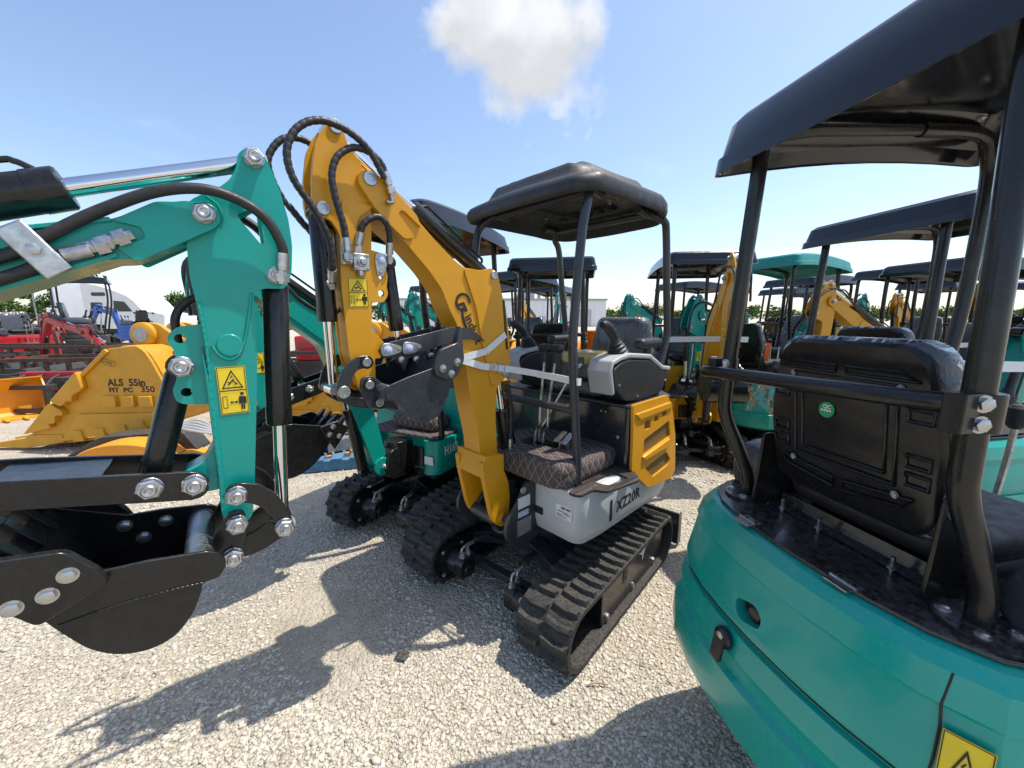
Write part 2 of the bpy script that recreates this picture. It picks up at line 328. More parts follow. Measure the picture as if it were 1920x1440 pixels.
def warning(parent, o, u, v, w_, h, lower=True):     # yellow film: warning triangle above, keep-away figure below
    st = quad(parent, 'warning_sticker', STY, o, u, v, w_, h, .0012)
    b = MB(); e = .025 * w_
    def rect(x0, y0, x1, y1, l=.0024): flat(b, o, u, v, [(x0 * w_, y0 * h), (x1 * w_, y0 * h), (x1 * w_, y1 * h), (x0 * w_, y1 * h)], l)
    for q in ((.02, .01, .98, .025), (.02, .975, .98, .99), (.02, .01, .045, .99), (.955, .01, .98, .99)): rect(*q)
    t0 = .54 if lower else .12; t1 = .93 if lower else .85
    if lower: rect(.02, .485, .98, .505)
    A, B_, C_ = Vector((.12 * w_, t0 * h)), Vector((.88 * w_, t0 * h)), Vector((.5 * w_, t1 * h)); G = (A + B_ + C_) / 3
    a, b2, c = [G + (q - G) * .8 for q in (A, B_, C_)]
    for p, q, p2, q2 in ((A, B_, a, b2), (B_, C_, b2, c), (C_, A, c, a)): flat(b, o, u, v, [tuple(p), tuple(q), tuple(q2), tuple(p2)], .0024)
    for (x0, y0, x1, y1, t) in ((.36, .2, .56, .5, .05), (.5, .45, .62, .25, .045), (.33, .35, .45, .3, .04), (.58, .2, .68, .26, .05), (.45, .55, .52, .68, .04)):
        p = Vector((x0 * w_, (t0 + (t1 - t0) * y0) * h)); q = Vector((x1 * w_, (t0 + (t1 - t0) * y1) * h)); s_ = (q - p).normalized(); s_ = Vector((-s_.y, s_.x)) * t * w_
        flat(b, o, u, v, [tuple(p - s_ * .5), tuple(q - s_ * .5), tuple(q + s_ * .5), tuple(p + s_ * .5)], .0024)
    if lower:
        for q in ((.10, .13, .27, .145), (.10, .37, .27, .385), (.10, .13, .12, .385), (.25, .13, .27, .385), (.4, .235, .58, .255), (.68, .22, .9, .36), (.72, .08, .78, .23), (.80, .08, .86, .23), (.66, .2, .7, .34), (.88, .2, .92, .34)): rect(*q)
        for sx, x in ((-1, .34), (1, .64)): flat(b, o, u, v, [(x * w_, .245 * h), ((x - sx * .09) * w_, (.245 + sx * .035) * h), ((x - sx * .09) * w_, (.245 - sx * .035) * h)], .0024)
        flat(b, o, u, v, [(.79 * w_ + .07 * w_ * math.cos(t), .415 * h + .07 * w_ * math.sin(t)) for t in [2 * PI * i / 12 for i in range(12)]], .0024)
    obj('print', b, INK, st, sm=0)
def hose(parent, pts, r=.0095, name='hose', ribs=True, m=None, k=14, fit=None):
    P = spl(pts, k); 
    if ribs:         # spiral guard: the radius steps at every turn
        ln = [0]; 
        for i in range(1, len(P)): ln.append(ln[-1] + (P[i] - P[i - 1]).length)
        n = max(8, int(ln[-1] / .0045)); Q = []; j = 0
        for i in range(n + 1):
            s_ = ln[-1] * i / n
            while j < len(ln) - 2 and ln[j + 1] < s_: j += 1
            t = (s_ - ln[j]) / max(1e-6, ln[j + 1] - ln[j]); Q.append(P[j].lerp(P[j + 1], min(1, t)))
        b = MB().tube(Q, r, 10, lambda i: r * (1.0 if i % 5 else .87))
    else: b = MB().tube(P, r, 10)
    h = obj(name, b, m or RUBH, parent, sm=50)
    for e in (fit or ''):      # crimped ferrules at the ends
        a, d = (P[0], P[0] - P[2]) if e == 'a' else (P[-1], P[-1] - P[-3])
        d = d.normalized(); f = MB(); f.cyl(a - d * .02, a + d * .022, r * 1.25, n=12); f.lathe([(.022, r * .8), (.03, r * .8), (.03, r * 1.45), (.05, r * 1.45), (.05, r * .9), (.056, r * .9)], a, d, 6)
        obj('hose_fitting', f, ZINC, h)
    return h
def ram(parent, a, b, mid, r, rr, name='hydraulic_cylinder', m=None, eye=.03, ew=.05, pipe=False):
    """cylinder from a (barrel end) to b (rod end); mid = share of the length taken by the barrel"""
    a = Vector(a); b = Vector(b); d = (b - a).normalized(); ln = (b - a).length; p = a + d * ln * mid
    k = MB(); k.lathe([(eye * .6, r * .9), (eye * .8, r), (ln * mid - .05, r), (ln * mid - .05, r * 1.04), (ln * mid - .004, r * 1.04), (ln * mid, r * .95)], a, d, 22); k.cyl(a - V(0, ew / 2, 0), a + V(0, ew / 2, 0), eye)
    if pipe:
        s_ = d.cross(V(0, 1, 0)).normalized(); s_ = s_ if s_.z >= 0 else -s_; q = [a + d * eye * 1.6 + s_ * r, a + d * eye * 1.8 + s_ * (r + .02), a + d * eye * 3 + s_ * (r + .022), p - d * .08 + s_ * (r + .022), p - d * .05 + s_ * (r + .018), p - d * .03 + s_ * r]
        k.tube(spl(q, 5), .006, 8)
    o = obj(name, k, m or BLK, parent)
    k = MB().cyl(p - d * .01, b, rr, n=18); k.cyl(b - V(0, ew / 2, 0), b + V(0, ew / 2, 0), eye * .95)
    obj('piston_rod', k, CHR, o); return o
# ------------------------------------------------------------------ ground
def ground_mat():
    m = bpy.data.materials.new('crushed limestone ground'); m.use_nodes = True; t = m.node_tree; b = t.nodes['Principled BSDF']; n, l = t.nodes.new, t.links.new
    co = n('ShaderNodeTexCoord')
    def vor(s): q = n('ShaderNodeTexVoronoi'); q.inputs['Scale'].default_value = s; l(co.outputs['Object'], q.inputs['Vector']); return q
    def noi(s, d=6, r=.6): q = n('ShaderNodeTexNoise'); q.inputs['Scale'].default_value = s; q.inputs['Detail'].default_value = d; q.inputs['Roughness'].default_value = r; l(co.outputs['Object'], q.inputs['Vector']); return q
    v1 = vor(62); v2 = vor(140); big = noi(.9, 5); mid = noi(5, 6)
    sp = n('ShaderNodeSeparateColor'); l(v1.outputs['Color'], sp.inputs[0])
    cr = n('ShaderNodeValToRGB'); l(sp.outputs[0], cr.inputs[0]); e = cr.color_ramp.elements
    e[0].color = (.42, .37, .30, 1); e[1].color = (.63, .575, .48, 1); q = cr.color_ramp.elements.new(.5); q.color = (.54, .485, .395, 1)
    fine = n('ShaderNodeMix'); fine.data_type = 'RGBA'; fine.inputs[6].default_value = (.50, .435, .33, 1)
    mm = n('ShaderNodeMapRange'); l(big.outputs[0], mm.inputs[0]); mm.inputs[1].default_value = .40; mm.inputs[2].default_value = .58
    l(mm.outputs[0], fine.inputs['Factor']); l(cr.outputs[0], fine.inputs[7])
    sc = n('ShaderNodeVectorMath'); sc.operation = 'SCALE'; mr = n('ShaderNodeMapRange'); l(mid.outputs[0], mr.inputs[0]); mr.inputs[1].default_value = .3; mr.inputs[2].default_value = .7; mr.inputs[3].default_value = .85; mr.inputs[4].default_value = 1.12
    l(fine.outputs[2], sc.inputs[0]); l(mr.outputs[0], sc.inputs['Scale']); l(sc.outputs[0], b.inputs['Base Color']); b.inputs['Roughness'].default_value = .95; b.inputs['Specular IOR Level'].default_value = .2
    ad = n('ShaderNodeMath'); ad.operation = 'MULTIPLY_ADD'; l(v1.outputs['Distance'], ad.inputs[0]); ad.inputs[1].default_value = -1.2
    m2 = n('ShaderNodeMath'); m2.operation = 'MULTIPLY'; l(v2.outputs['Distance'], m2.inputs[0]); m2.inputs[1].default_value = -.5; l(m2.outputs[0], ad.inputs[2])
    bu = n('ShaderNodeBump'); bu.inputs['Strength'].default_value = .9; bu.inputs['Distance'].default_value = .016; l(ad.outputs[0], bu.inputs['Height']); l(bu.outputs[0], b.inputs['Normal'])
    return m
gb = MB(); gb.add([(-1500, -300, 0), (1500, -300, 0), (1500, 2600, 0), (-1500, 2600, 0)], [(0, 1, 2, 3)])
kind(obj('ground', gb, ground_mat(), sm=0), 'structure')
def stones_mat():
    m = bpy.data.materials.new('loose limestone'); m.use_nodes = True; t = m.node_tree; b = t.nodes['Principled BSDF']; n, l = t.nodes.new, t.links.new
    at = n('ShaderNodeAttribute'); at.attribute_name = 'tone'; cr = n('ShaderNodeValToRGB'); l(at.outputs['Fac'], cr.inputs[0]); e = cr.color_ramp.elements
    e[0].color = (.28, .26, .23, 1); e[1].color = (.70, .655, .56, 1)
    for p, c in ((.18, (.42, .38, .315)), (.5, (.56, .505, .41)), (.75, (.62, .565, .47))): q = e.new(p); q.color = (*c, 1)
    co = n('ShaderNodeTexCoord'); nz = n('ShaderNodeTexNoise'); nz.inputs['Scale'].default_value = 160; nz.inputs['Detail'].default_value = 4; l(co.outputs['Object'], nz.inputs['Vector'])
    mr = n('ShaderNodeMapRange'); l(nz.outputs[0], mr.inputs[0]); mr.inputs[3].default_value = .78; mr.inputs[4].default_value = 1.2
    sc = n('ShaderNodeVectorMath'); sc.operation = 'SCALE'; l(cr.outputs[0], sc.inputs[0]); l(mr.outputs[0], sc.inputs['Scale']); l(sc.outputs[0], b.inputs['Base Color']); b.inputs['Roughness'].default_value = .92; b.inputs['Specular IOR Level'].default_value = .25
    return m
def gravel():
    bm = bmesh.new(); bmesh.ops.create_icosphere(bm, subdivisions=1, radius=1); iv = np.array([v.co[:] for v in bm.verts]); jf = np.array([[v.index for v in f.verts] for f in bm.faces]); bm.free()
    n = 300000
    y = .55 + RNG.random(n) ** 1.5 * 8.6; x = (RNG.random(n) * 2 - 1) * (1.0 + y * 1.05)
    d = np.hypot(x, y); keep = RNG.random(n) < np.clip((1.5 / d) ** 1.3, 0, 1)
    # bare trodden patches carry fewer loose stones
    pat = np.sin(x * 2.1 + 1.3 * np.sin(y * 1.7)) * np.sin(y * 2.6 + .9 * np.cos(x * 1.9)) + .35 * np.sin(x * 7 + y * 5)
    keep &= (pat < .58) | (RNG.random(n) < .28)
    keep &= (np.abs(x) < d * 0 + .3 + y * 1.42)
    x, y, d, pat = x[keep], y[keep], d[keep], pat[keep]; n = len(x)
    sz = (.0034 + .0068 * RNG.random(n) ** 2.2) * np.clip(d / 2.6, 1, 1.7); big = RNG.random(n) < .02; sz[big] *= 1.55
    sz = np.where(pat > .58, sz * .62, sz)
    T = [iv * (1 + .6 * (RNG.random((12, 1)) - .5)) for _ in range(24)]; T = np.array(T)
    base = T[RNG.integers(0, 24, n)] * (np.stack([1 + .5 * RNG.random(n), np.ones(n), .42 + .3 * RNG.random(n)], 1) * sz[:, None])[:, None, :]
    a = RNG.random(n) * 6.283; tl = (RNG.random(n) - .5) * .8
    c, s = np.cos(a)[:, None], np.sin(a)[:, None]; X, Y_, Z_ = base[..., 0], base[..., 1], base[..., 2]
    Zt = Z_ * np.cos(tl)[:, None] + X * np.sin(tl)[:, None]; Xt = X * np.cos(tl)[:, None] - Z_ * np.sin(tl)[:, None]
    P = np.stack([Xt * c - Y_ * s + x[:, None], Xt * s + Y_ * c + y[:, None], Zt + (sz * .16)[:, None]], 2).reshape(-1, 3)
    F = (jf[None] + (np.arange(n) * 12)[:, None, None]).reshape(-1, 3)
    me = bpy.data.meshes.new('gravel'); me.vertices.add(len(P)); me.vertices.foreach_set('co', P.ravel()); me.loops.add(F.size); me.loops.foreach_set('vertex_index', F.ravel().astype(np.int32))
    me.polygons.add(len(F)); me.polygons.foreach_set('loop_start', np.arange(0, F.size, 3, dtype=np.int32)); me.polygons.foreach_set('loop_total', np.full(len(F), 3, dtype=np.int32)); me.update(calc_edges=True)
    at = me.attributes.new('tone', 'FLOAT', 'POINT'); at.data.foreach_set('value', np.repeat(np.clip(RNG.normal(.52, .2, n), 0, 1), 12).astype(np.float32))
    me.materials.append(stones_mat()); o = bpy.data.objects.new('gravel', me); COL.objects.link(o); kind(o, 'stuff')
    o['label'] = 'loose pale crushed limestone covering the yard'; print('stones', n)
gravel()
# ------------------------------------------------------------------ shared excavator assemblies (X forward, Y left, Z up, metres)
def track_loop(xa, xb, r, zc):
    Ls = xb - xa; tot = 2 * Ls + 2 * PI * r
    def at(s):
        s %= tot
        if s < Ls: return (xa + s, zc + r), (1, 0), (0, 1)
        s -= Ls
        if s < PI * r: t = s / r; return (xb + r * math.sin(t), zc + r * math.cos(t)), (math.cos(t), -math.sin(t)), (math.sin(t), math.cos(t))
        s -= PI * r
        if s < Ls: return (xb - s, zc - r), (-1, 0), (0, -1)
        s -= Ls; t = s / r; return (xa - r * math.sin(t), zc - r * math.cos(t)), (-math.cos(t), math.sin(t)), (-math.sin(t), -math.cos(t))
    return at, tot
def mk_lug(w_, h=.022):
    b = MB(); z0 = -.004
    P = [(-.024, 0), (-.016, w_ * .55), (-.024, w_), (.012, w_), (.022, w_ * .55), (.014, 0)]; Q = [(-.012, .005), (-.005, w_ * .55), (-.013, w_ - .008), (.003, w_ - .008), (.012, w_ * .55), (.005, .005)]
    n = len(P); b.add([(x, y, z0) for x, y in P] + [(x, y, h) for x, y in Q], [tuple(range(n, 2 * n))] + [(i, (i + 1) % n, (i + 1) % n + n, i + n) for i in range(n)]); return b
def undercarriage(t, xa, xb, yi, yo, rot=0., off=(0, 0), lugs='parts', blade=True, hoses=True, frame=None, zc=.165):
    frame = frame or BLK; lo = (off[0], off[1], 0); rt = (0, 0, rot); r = zc - .022; pitch = .072
    at, tot = track_loop(xa, xb, r, zc); np_ = round(tot / pitch); pitch = tot / np_; rin = r - .02; atin, totin = track_loop(xa, xb, rin, zc)
    for s in (1, -1):
        b = MB(); n = np_ * 2; k = 0
        RR = []
        for i in range(n):
            q, _, _ = at(tot * i / n); p, _, _ = atin(totin * i / n); nx = q[0] - p[0]
            RR.append([(q[0], s * yo, q[1]), (q[0], s * yi, q[1]), (p[0], s * yi, p[1]), (p[0], s * yo, p[1])] if s > 0 else [(q[0], s * yi, q[1]), (q[0], s * yo, q[1]), (p[0], s * yo, p[1]), (p[0], s * yi, p[1])])
        b.rings(RR, closed=True)
        lw = (yo - yi) * .47; L_ = []
        for i in range(np_):
            for row in (0, 1):
                q, tg, nm = at(pitch * (i + .5 * row)); T = V(tg[0], 0, tg[1]); Nn = V(nm[0], 0, nm[1]); Yd = V(0, 1, 0) * (1 if row else -1); mid = s * (yi + yo) / 2
                X_ = T; M = Matrix(((X_.x, Yd.x, Nn.x, q[0]), (X_.y, Yd.y, Nn.y, mid + Yd.y * .004), (X_.z, Yd.z, Nn.z, q[1]), (0, 0, 0, 1))); L_.append(M)
        if lugs == 'joined':
            lg = mk_lug(lw)
            for M in L_: b.add([M @ Vector(v) for v in lg.v], lg.f)
        tr = obj('rubber_track', b, RUB, t, loc=lo, rot=rt)
        if lugs == 'parts':
            for M in L_: inst('tread_lug', 'lug%.3f' % lw, lambda: mk_lug(lw), RUB, tr, M, 0)
        b = MB(); y0, y1 = s * (yi + .03), s * (yo - .035)
        pl = fil([(xa - .02, .045), (xb - .22, .045), (xb - .22, zc + rin - .012), (xa + .03, zc + rin - .012), (xa - .06, zc + .04)], .02)
        b.prism(pl, y0, y1); b.box(((xa + xb) / 2, s * (yi + .045), zc + .02), (xb - xa, .05, .1))
        fr = obj('track_frame', b, BLK, t, bev=.004, loc=lo, rot=rt)
        for i in range(3): bolt(fr, (xa + .1 + i * (xb - xa - .38) / 2, y1, .075), (0, s, 0), .015, 'hex')
        b = MB(); b.lathe([(-.09, rin - .004), (-.05, rin - .004), (-.05, rin * .55), (.05, rin * .55), (.05, rin - .004), (.09, rin - .004)], (xa, s * (yi + yo) / 2, zc), (0, 1, 0), 28); obj('idler_wheel', b, BLK, t, loc=lo, rot=rt)
        b = MB(); n = 22; RR = []
        for h in (-.03, .03): RR.append([(xb + (rin - (.004 if i % 2 else .03)) * math.cos(2 * PI * i / (2 * n)), s * (yi + yo) / 2 + h, zc + (rin - (.004 if i % 2 else .03)) * math.sin(2 * PI * i / (2 * n))) for i in range(2 * n)])
        b.rings(RR); sp = obj('drive_sprocket', b, DKST, t, loc=lo, rot=rt)
        for i in range(6): bolt(sp, (xb + .055 * math.cos(i * PI / 3), s * ((yi + yo) / 2 + .03), zc + .055 * math.sin(i * PI / 3)), (0, s, 0), .011, 'hex', STEEL)
        # drive motor on the inner side
        b = MB(); yb = s * yi
        b.lathe([(-.02, rin * .98), (.012, rin * .98), (.012, rin * .86), (.02, rin * .84)], (xb, yb + s * .02, zc), (0, -s, 0), 30)
        b.prism(fil([(xb - .085, zc - .085), (xb + .085, zc - .085), (xb + .085, zc + .085), (xb - .085, zc + .085)], .03), yb, yb - s * .025)
        b.lathe([(.02, .064), (.05, .066), (.10, .058), (.104, .05)], (xb, yb, zc), (0, -s, 0), 22)
        b.prism(fil([(xb - .052, zc - .05), (xb + .052, zc - .05), (xb + .052, zc + .03), (xb + .03, zc + .06), (xb - .03, zc + .06), (xb - .052, zc + .03)], .012), yb - s * .1, yb - s * .155)
        b.lathe([(.155, .038), (.172, .036), (.176, .03)], (xb, yb, zc - .008), (0, -s, 0), 18)
        mo = obj('drive_motor', b, BLK, t, loc=lo, rot=rt)
        for dx, dz in ((-1, -1), (1, -1), (1, 1), (-1, 1)): bolt(mo, (xb + dx * .07, yb - s * .025, zc + dz * .07), (0, -s, 0), .012, 'hex')
        if hoses:
            for j in (0, 1):
                px, py, pz = xb - .022 + j * .044, yb - s * .128, zc + .062
                f = MB(); f.lathe([(0, .019), (.012, .019), (.012, .014), (.03, .014)], (px, py, pz), (0, 0, 1), 6); f.tube(spl([(px, py, pz + .03), (px, py, pz + .045), (px - .015, py - s * .004, pz + .06), (px - .04, py - s * .008, pz + .064)], 5), .0075, 8); f.cyl((px - .04, py - s * .008, pz + .064), (px - .075, py - s * .012, pz + .064), .0105, n=10)
                obj('hose_fitting', f, ZINC, mo)
                h = hose(t, [(px - .07, py - s * .012, pz + .064), (px - .16, py - s * .03, pz + .06 + .012 * j), (px - .26, py - s * .07, pz + .02), (px - .34, py - s * .12, pz + .07), (px - .42, py - s * .15, pz + .1)], .0095, name='travel_hose'); h.location = lo; h.rotation_euler = rt
    # cross frame
    b = MB(); xc = (xa + xb) / 2 - .05
    b.prism([(-.62 * (yi + .04) * 0 + xc + .16, yi + .04), (xc + .13, -yi - .04), (xc - .20, -yi - .04), (xc - .20, yi + .04)], .17, .25, 'z')
    for s in (1, -1):
        b.bar((xc + .22, 0, .27), (xb - .25, s * (yi + .03), .19), .09, .07); b.bar((xc - .22, 0, .27), (xa + .12, s * (yi + .03), .19), .09, .07)
    b.bar((xb - .12, -yi, .13), (xb - .12, yi, .13), .05, .04)
    b.cyl((xc, 0, .2), (xc, 0, .36), .2, .19, 30); b.lathe([(.36, .235), (.43, .235), (.43, .2), (.455, .2)], (xc, 0, 0), (0, 0, 1), 36)
    obj('cross_frame', b, frame, t, bev=.004, loc=lo, rot=rt)
    if blade:
        b = MB(); xr = xa - r - .13; prof = [(0, .02), (-.03, .08), (-.035, .15), (-.02, .21), (.01, .25), (.022, .245), (-.006, .2), (-.02, .15), (-.016, .09), (.014, .02)]
        b.prism([(xr + p, z) for p, z in prof], -yo, yo)
        for s in (1, -1): b.bar((xr, s * .2, .12), (xa + .25, s * .17, .17), .06, .06); b.prism([(xr - .035, .02), (xr + .03, .02), (xr + .035, .25), (xr - .02, .25)], s * yo, s * (yo + .006))
        obj('dozer_blade', b, frame, t, bev=.004, loc=lo, rot=rt)
def rrect(x0, x1, y0, y1, r, n=5): return fil([(x0, y0), (x1, y0), (x1, y1), (x0, y1)], r, n)
def rbox(x0, x1, y0, y1, z0, z1, r, e):      # pillow box: rounded plan, rounded top and bottom edges
    b = MB(); RR = []
    for z, i in ((z0, e), (z0 + e * .35, e * .3), (z0 + e, 0), (z1 - e, 0), (z1 - e * .35, e * .3), (z1, e)): RR.append([(x, y, z) for x, y in rrect(x0 + i, x1 - i, y0 + i, y1 - i, max(.004, r - i))])
    return b.rings(RR)
def box_canopy(t, x0, x1, y0, y1, z, m, arch=.03, tilt=0., thick=1.):       # pressed tray roof with a stepped lip
    b = MB(); RR = []
    def lp(i, zz, a=1.): return [(x, y, zz + a * arch * (1 - ((x - (x0 + x1) / 2) / ((x1 - x0) / 2)) ** 2)) for x, y in dense(rrect(x0 + i, x1 - i, y0 + i, y1 - i, .06))]
    def dense(P):
        o = []
        for i in range(len(P)):
            a = Vector(P[i]); c = Vector(P[(i + 1) % len(P)]); k = max(1, int((c - a).length / .12))
            o += [tuple(a.lerp(c, j / k)) for j in range(k)]
        return o
    base = dense(rrect(0, 1, 0, 1, .06))
    n0 = len(dense(rrect(x0, x1, y0, y1, .06)))
    def ring(i, zz):
        zz = z + (zz - z) * thick; P = dense(rrect(x0, x1, y0, y1, .06)); cx, cy = (x0 + x1) / 2, (y0 + y1) / 2; fx = 1 - i / ((x1 - x0) / 2); fy = 1 - i / ((y1 - y0) / 2)
        return [(cx + (x - cx) * fx, cy + (y - cy) * fy, zz + tilt * (x - x0) + arch * (1 - ((x - cx) / ((x1 - x0) / 2)) ** 2)) for x, y in P]
    for i, zz in ((.17, z + .092), (.10, z + .09), (.055, z + .06), (.05, z + .055), (.02, z + .035), (.008, z + .004), (.0, z), (-.004, z), (.0, z + .036), (.008, z + .041), (.022, z + .105), (.04, z + .122), (.12, z + .132), (.3, z + .136)): RR.append(ring(i, zz))
    b.rings(RR)
    return obj('canopy_roof', b, m, t, sm=32)
def holed(outer, holes, y0, y1):
    c = bpy.data.curves.new('c', 'CURVE'); c.dimensions = '2D'; c.fill_mode = 'BOTH'; c.extrude = abs(y1 - y0) / 2
    for P in [outer] + holes:
        s = c.splines.new('POLY'); s.points.add(len(P) - 1); s.use_cyclic_u = True
        for i, (a, b) in enumerate(P): s.points[i].co = (a, b, 0, 1)
    t = bpy.data.objects.new('t', c); me = bpy.data.meshes.new_from_object(t); bpy.data.objects.remove(t); ym = (y0 + y1) / 2
    for p in me.vertices: p.co = (p.co.x, ym - p.co.z, p.co.y)
    return me
def strip(P, th):                 # closed polygon: an open line given thickness to its right
    P = [Vector(p) for p in P]; Q = []
    for i in range(len(P)):
        d = (P[min(i + 1, len(P) - 1)] - P[max(i - 1, 0)]).normalized(); Q.append(P[i] + Vector((d.y, -d.x)) * th)
    return [tuple(p) for p in P] + [tuple(q) for q in reversed(Q)]
def spl2(P, k=5): return [(p.x, p.z) for p in spl([(a, 0, b) for a, b in P], k)]
def bucket(t, side, shell, hw, m, cutter=None, lip=None, teeth=4, tube=None, y0=0., stud=True, tooth=.1, name='bucket'):
    b = MB(); s2 = spl2(shell, 4)
    b.prism(strip(s2, .009), y0 - hw + .004, y0 + hw - .004)
    for s in (1, -1): b.prism(side, y0 + s * hw, y0 + s * (hw - .01))
    if tube: b.cyl((tube[0], y0 - hw + .005, tube[1]), (tube[0], y0 + hw - .005, tube[1]), .03, n=20)
    o = obj(name, b, m, t, sm=30, bev=.002)
    if cutter:
        for s in (1, -1):
            c = obj('side_cutter', MB().prism(fil(cutter, .012), y0 + s * hw, y0 + s * (hw + .02)), m, o, bev=.003)
            if stud:
                P = [Vector(q) for q in cutter]; g = sum(P, Vector((0, 0))) / len(P)
                for k in stud if isinstance(stud, list) else ((-.02, -.03), (.03, -.01), (.01, .03)): bolt(c, (g.x + k[0], y0 + s * (hw + .02), g.y + k[1]), (0, s, 0), .014, 'hex')
    if lip:
        (lx, lz), (dx, dz) = lip; d = Vector((dx, 0, dz)).normalized()
        for i in range(teeth):
            y = y0 + (i - (teeth - 1) / 2) * (2 * hw - .05) / max(1, teeth - 1); p = Vector((lx, y, lz))
            k = MB().bar(p - d * .05, p + d * .035, .045, .03, up=(0, 1, 0), w1=.034, h1=.034); k.bar(p + d * .035, p + d * tooth, .028, .034, up=(0, 1, 0), w1=.006, h1=.028)
            obj('bucket_tooth', k, m, o, bev=.002)
    return o
# ------------------------------------------------------------------ the yellow and grey excavator
H = thing('mini_excavator', 'yellow and grey mini excavator marked XZ20R with a moulded black canopy', 'excavator', (.315, 2.337, 0), 224)
undercarriage(H, -.345, .645, .3125, .5925, R(5.3), (.003, -.0275), 'parts', frame=GUN)
# arrow decal and painted slot shade on the near track frame
def hero_track_decals():
    o = [c for c in H.children if c.name.startswith('track_frame')][0]
    b = MB(); flat(b, (0, .5577, 0), (-1, 0, 0), (0, 0, 1), [(.0, .235), (.05, .225), (.04, .25), (.12, .262), (.135, .225), (.115, .235), (.09, .215), (.06, .165), (.05, .205)], .003)
    obj('arrow_decal', b, WINK, o, sm=0)
    b = MB(); b.box((.17, .5577, .2), (.045, .004, .085)); obj('frame_slot_dark', b, INK, o, sm=0)  # no hole is cut: the slot's shade is a black block
hero_track_decals()
def hero_body():
    plan = fil([(.47, .49), (.47, .2), (.38, .16), (.38, -.2), (.45, -.24), (.45, -.48), (.1, -.52), (-.42, -.50), (-.60, -.25), (-.62, 0), (-.60, .25), (-.47, .505), (0, .505), (.3, .505)], [.06, .02, .03, .03, .02, .06, .1, .2, .2, .2, .2, .16, .05, .05], 5)
    b = MB(); RR = []
    for z, f in ((.475, .955), (.49, .965), (.535, 1.0), (.72, 1.0), (.738, .992), (.742, .975)): RR.append([(x * f, y * f, z) for x, y in plan])
    b.rings(RR); sk = obj('body_skirt', b, GRY, H, sm=30)
    text('XZ20R', .085, INK, sk, (.175, .5055, .565), (-1, 0, .03), (.0, 0, 1), off=.0022, width=.88, sp=1.12)
    quad(sk, 'black_stripe', INK, (.24, .5055, .535), (-1, 0, 0), (0, 0, 1), .022, .115, .0015, .006)
    quad(sk, 'black_decal', INK, (.4705, .172 + .03, .562), (0, 1, 0), (0, 0, 1), .06, .04, .0015, .008)
    lb = quad(sk, 'lot_label', PAP, (.4705, .345, .595), (0, 1, 0), (0, 0, 1), .098, .07, .0015, .003)
    text('LET-W7', .017, INK, lb, (.4725, .378, .644), (0, 1, 0), (0, 0, 1), off=.0004); 
    b = MB()
    for k, (x0, w_) in enumerate(((.352, .06), (.352, .03), (.395, .04), (.352, .07))): flat(b, (.4725, 0, 0), (0, 1, 0), (0, 0, 1), [(x0, .604 + k * .008), (x0 + w_, .604 + k * .008), (x0 + w_, .607 + k * .008), (x0, .607 + k * .008)], .001)
    obj('print', b, INK, lb, sm=0)
    # engine housing
    b = MB(); b.prism(fil([(.05, -.47), (.05, .495), (-.40, .495), (-.57, .3), (-.6, 0), (-.57, -.3), (-.4, -.495)], .04), .742, 1.09, 'z')
    eh = obj('engine_housing', b, GUN2, H, bev=.006)
    b = MB(); b.prism(fil([(.07, -.48), (.07, .515), (-.38, .515), (-.55, .34), (-.61, 0), (-.55, -.34), (-.4, -.51)], .05), 1.092, 1.106, 'z'); obj('deck_plate', b, GUN, H, bev=.004)
    for y in (.1, .33): 
        b = MB(); b.box((.053, y, 1.06), (.008, .05, .035)); b.cyl((.062, y - .03, 1.085), (.062, y + .03, 1.085), .007, n=8); g = obj('hinge', b, BLK, eh)
        for k in (-.014, .014): bolt(g, (.057, y + k, 1.05), (1, 0, 0), .005, 'hex')
    for y, z in ((.42, .92), (.03, 1.03), (-.3, 1.0)): bolt(eh, (.05, y, z), (1, 0, 0), .009, 'hex')
    # louvred side cover
    out_ = fil([(.087, 1.118), (-.31, 1.118), (-.392, 1.005), (-.452, .85), (-.488, .616), (-.439, .573), (-.132, .607), (.068, .762), (.071, .931)], .012, 3)
    v = [[(-.043, 1.009), (-.114, 1.012), (-.115, .96), (-.044, .958)], [(-.153, 1.018), (-.207, 1.02), (-.209, .985), (-.157, .982)], [(-.246, 1.026), (-.303, 1.029), (-.308, 1.0), (-.254, .996)],
         [(-.048, .817), (-.05, .909), (-.35, .96), (-.379, .865), (-.354, .853)], [(-.076, .738), (-.341, .769), (-.406, .707), (-.369, .674), (-.184, .655)]]
    for s in (1, -1):
        me = holed(out_, [fil(q, .008, 2) for q in v], s * .507, s * .522); cv = obj('side_cover', me, YEL2, H, sm=30, bev=.006)
        b = MB()
        for q in v: b.prism([(sum(p[0] for p in q) / len(q) + (a - sum(p[0] for p in q) / len(q)) * 1.06, sum(p[1] for p in q) / len(q) + (c - sum(p[1] for p in q) / len(q)) * 1.06) for a, c in q], s * .5075, s * .511)
        obj('radiator_mesh', b, MESHM, cv, uvbox=True)
        b = MB(); b.prism([(-.034, .815), (-.356, .853), (-.352, .8), (-.054, .786)], s * .51, s * .535); obj('cover_rib', b, YEL2, cv, bev=.008); obj('cover_rib', MB().prism([(.07, 1.07), (-.34, 1.075), (-.37, 1.035), (.02, 1.03)], s * .52, s * .532), YEL2, cv, bev=.008)
    # rear cover
    b = MB(); RR = []
    for z, f in ((.60, 1.0), (.75, 1.03), (.95, 1.03), (1.08, .98), (1.10, .95)): RR.append([(x * f, y * f, z) for x, y in fil([(-.30, .50), (-.47, .46), (-.6, .26), (-.63, 0), (-.6, -.26), (-.47, -.46), (-.30, -.50)], .12)])
    b.rings(RR); obj('rear_cover', b, YEL2, H, sm=40)
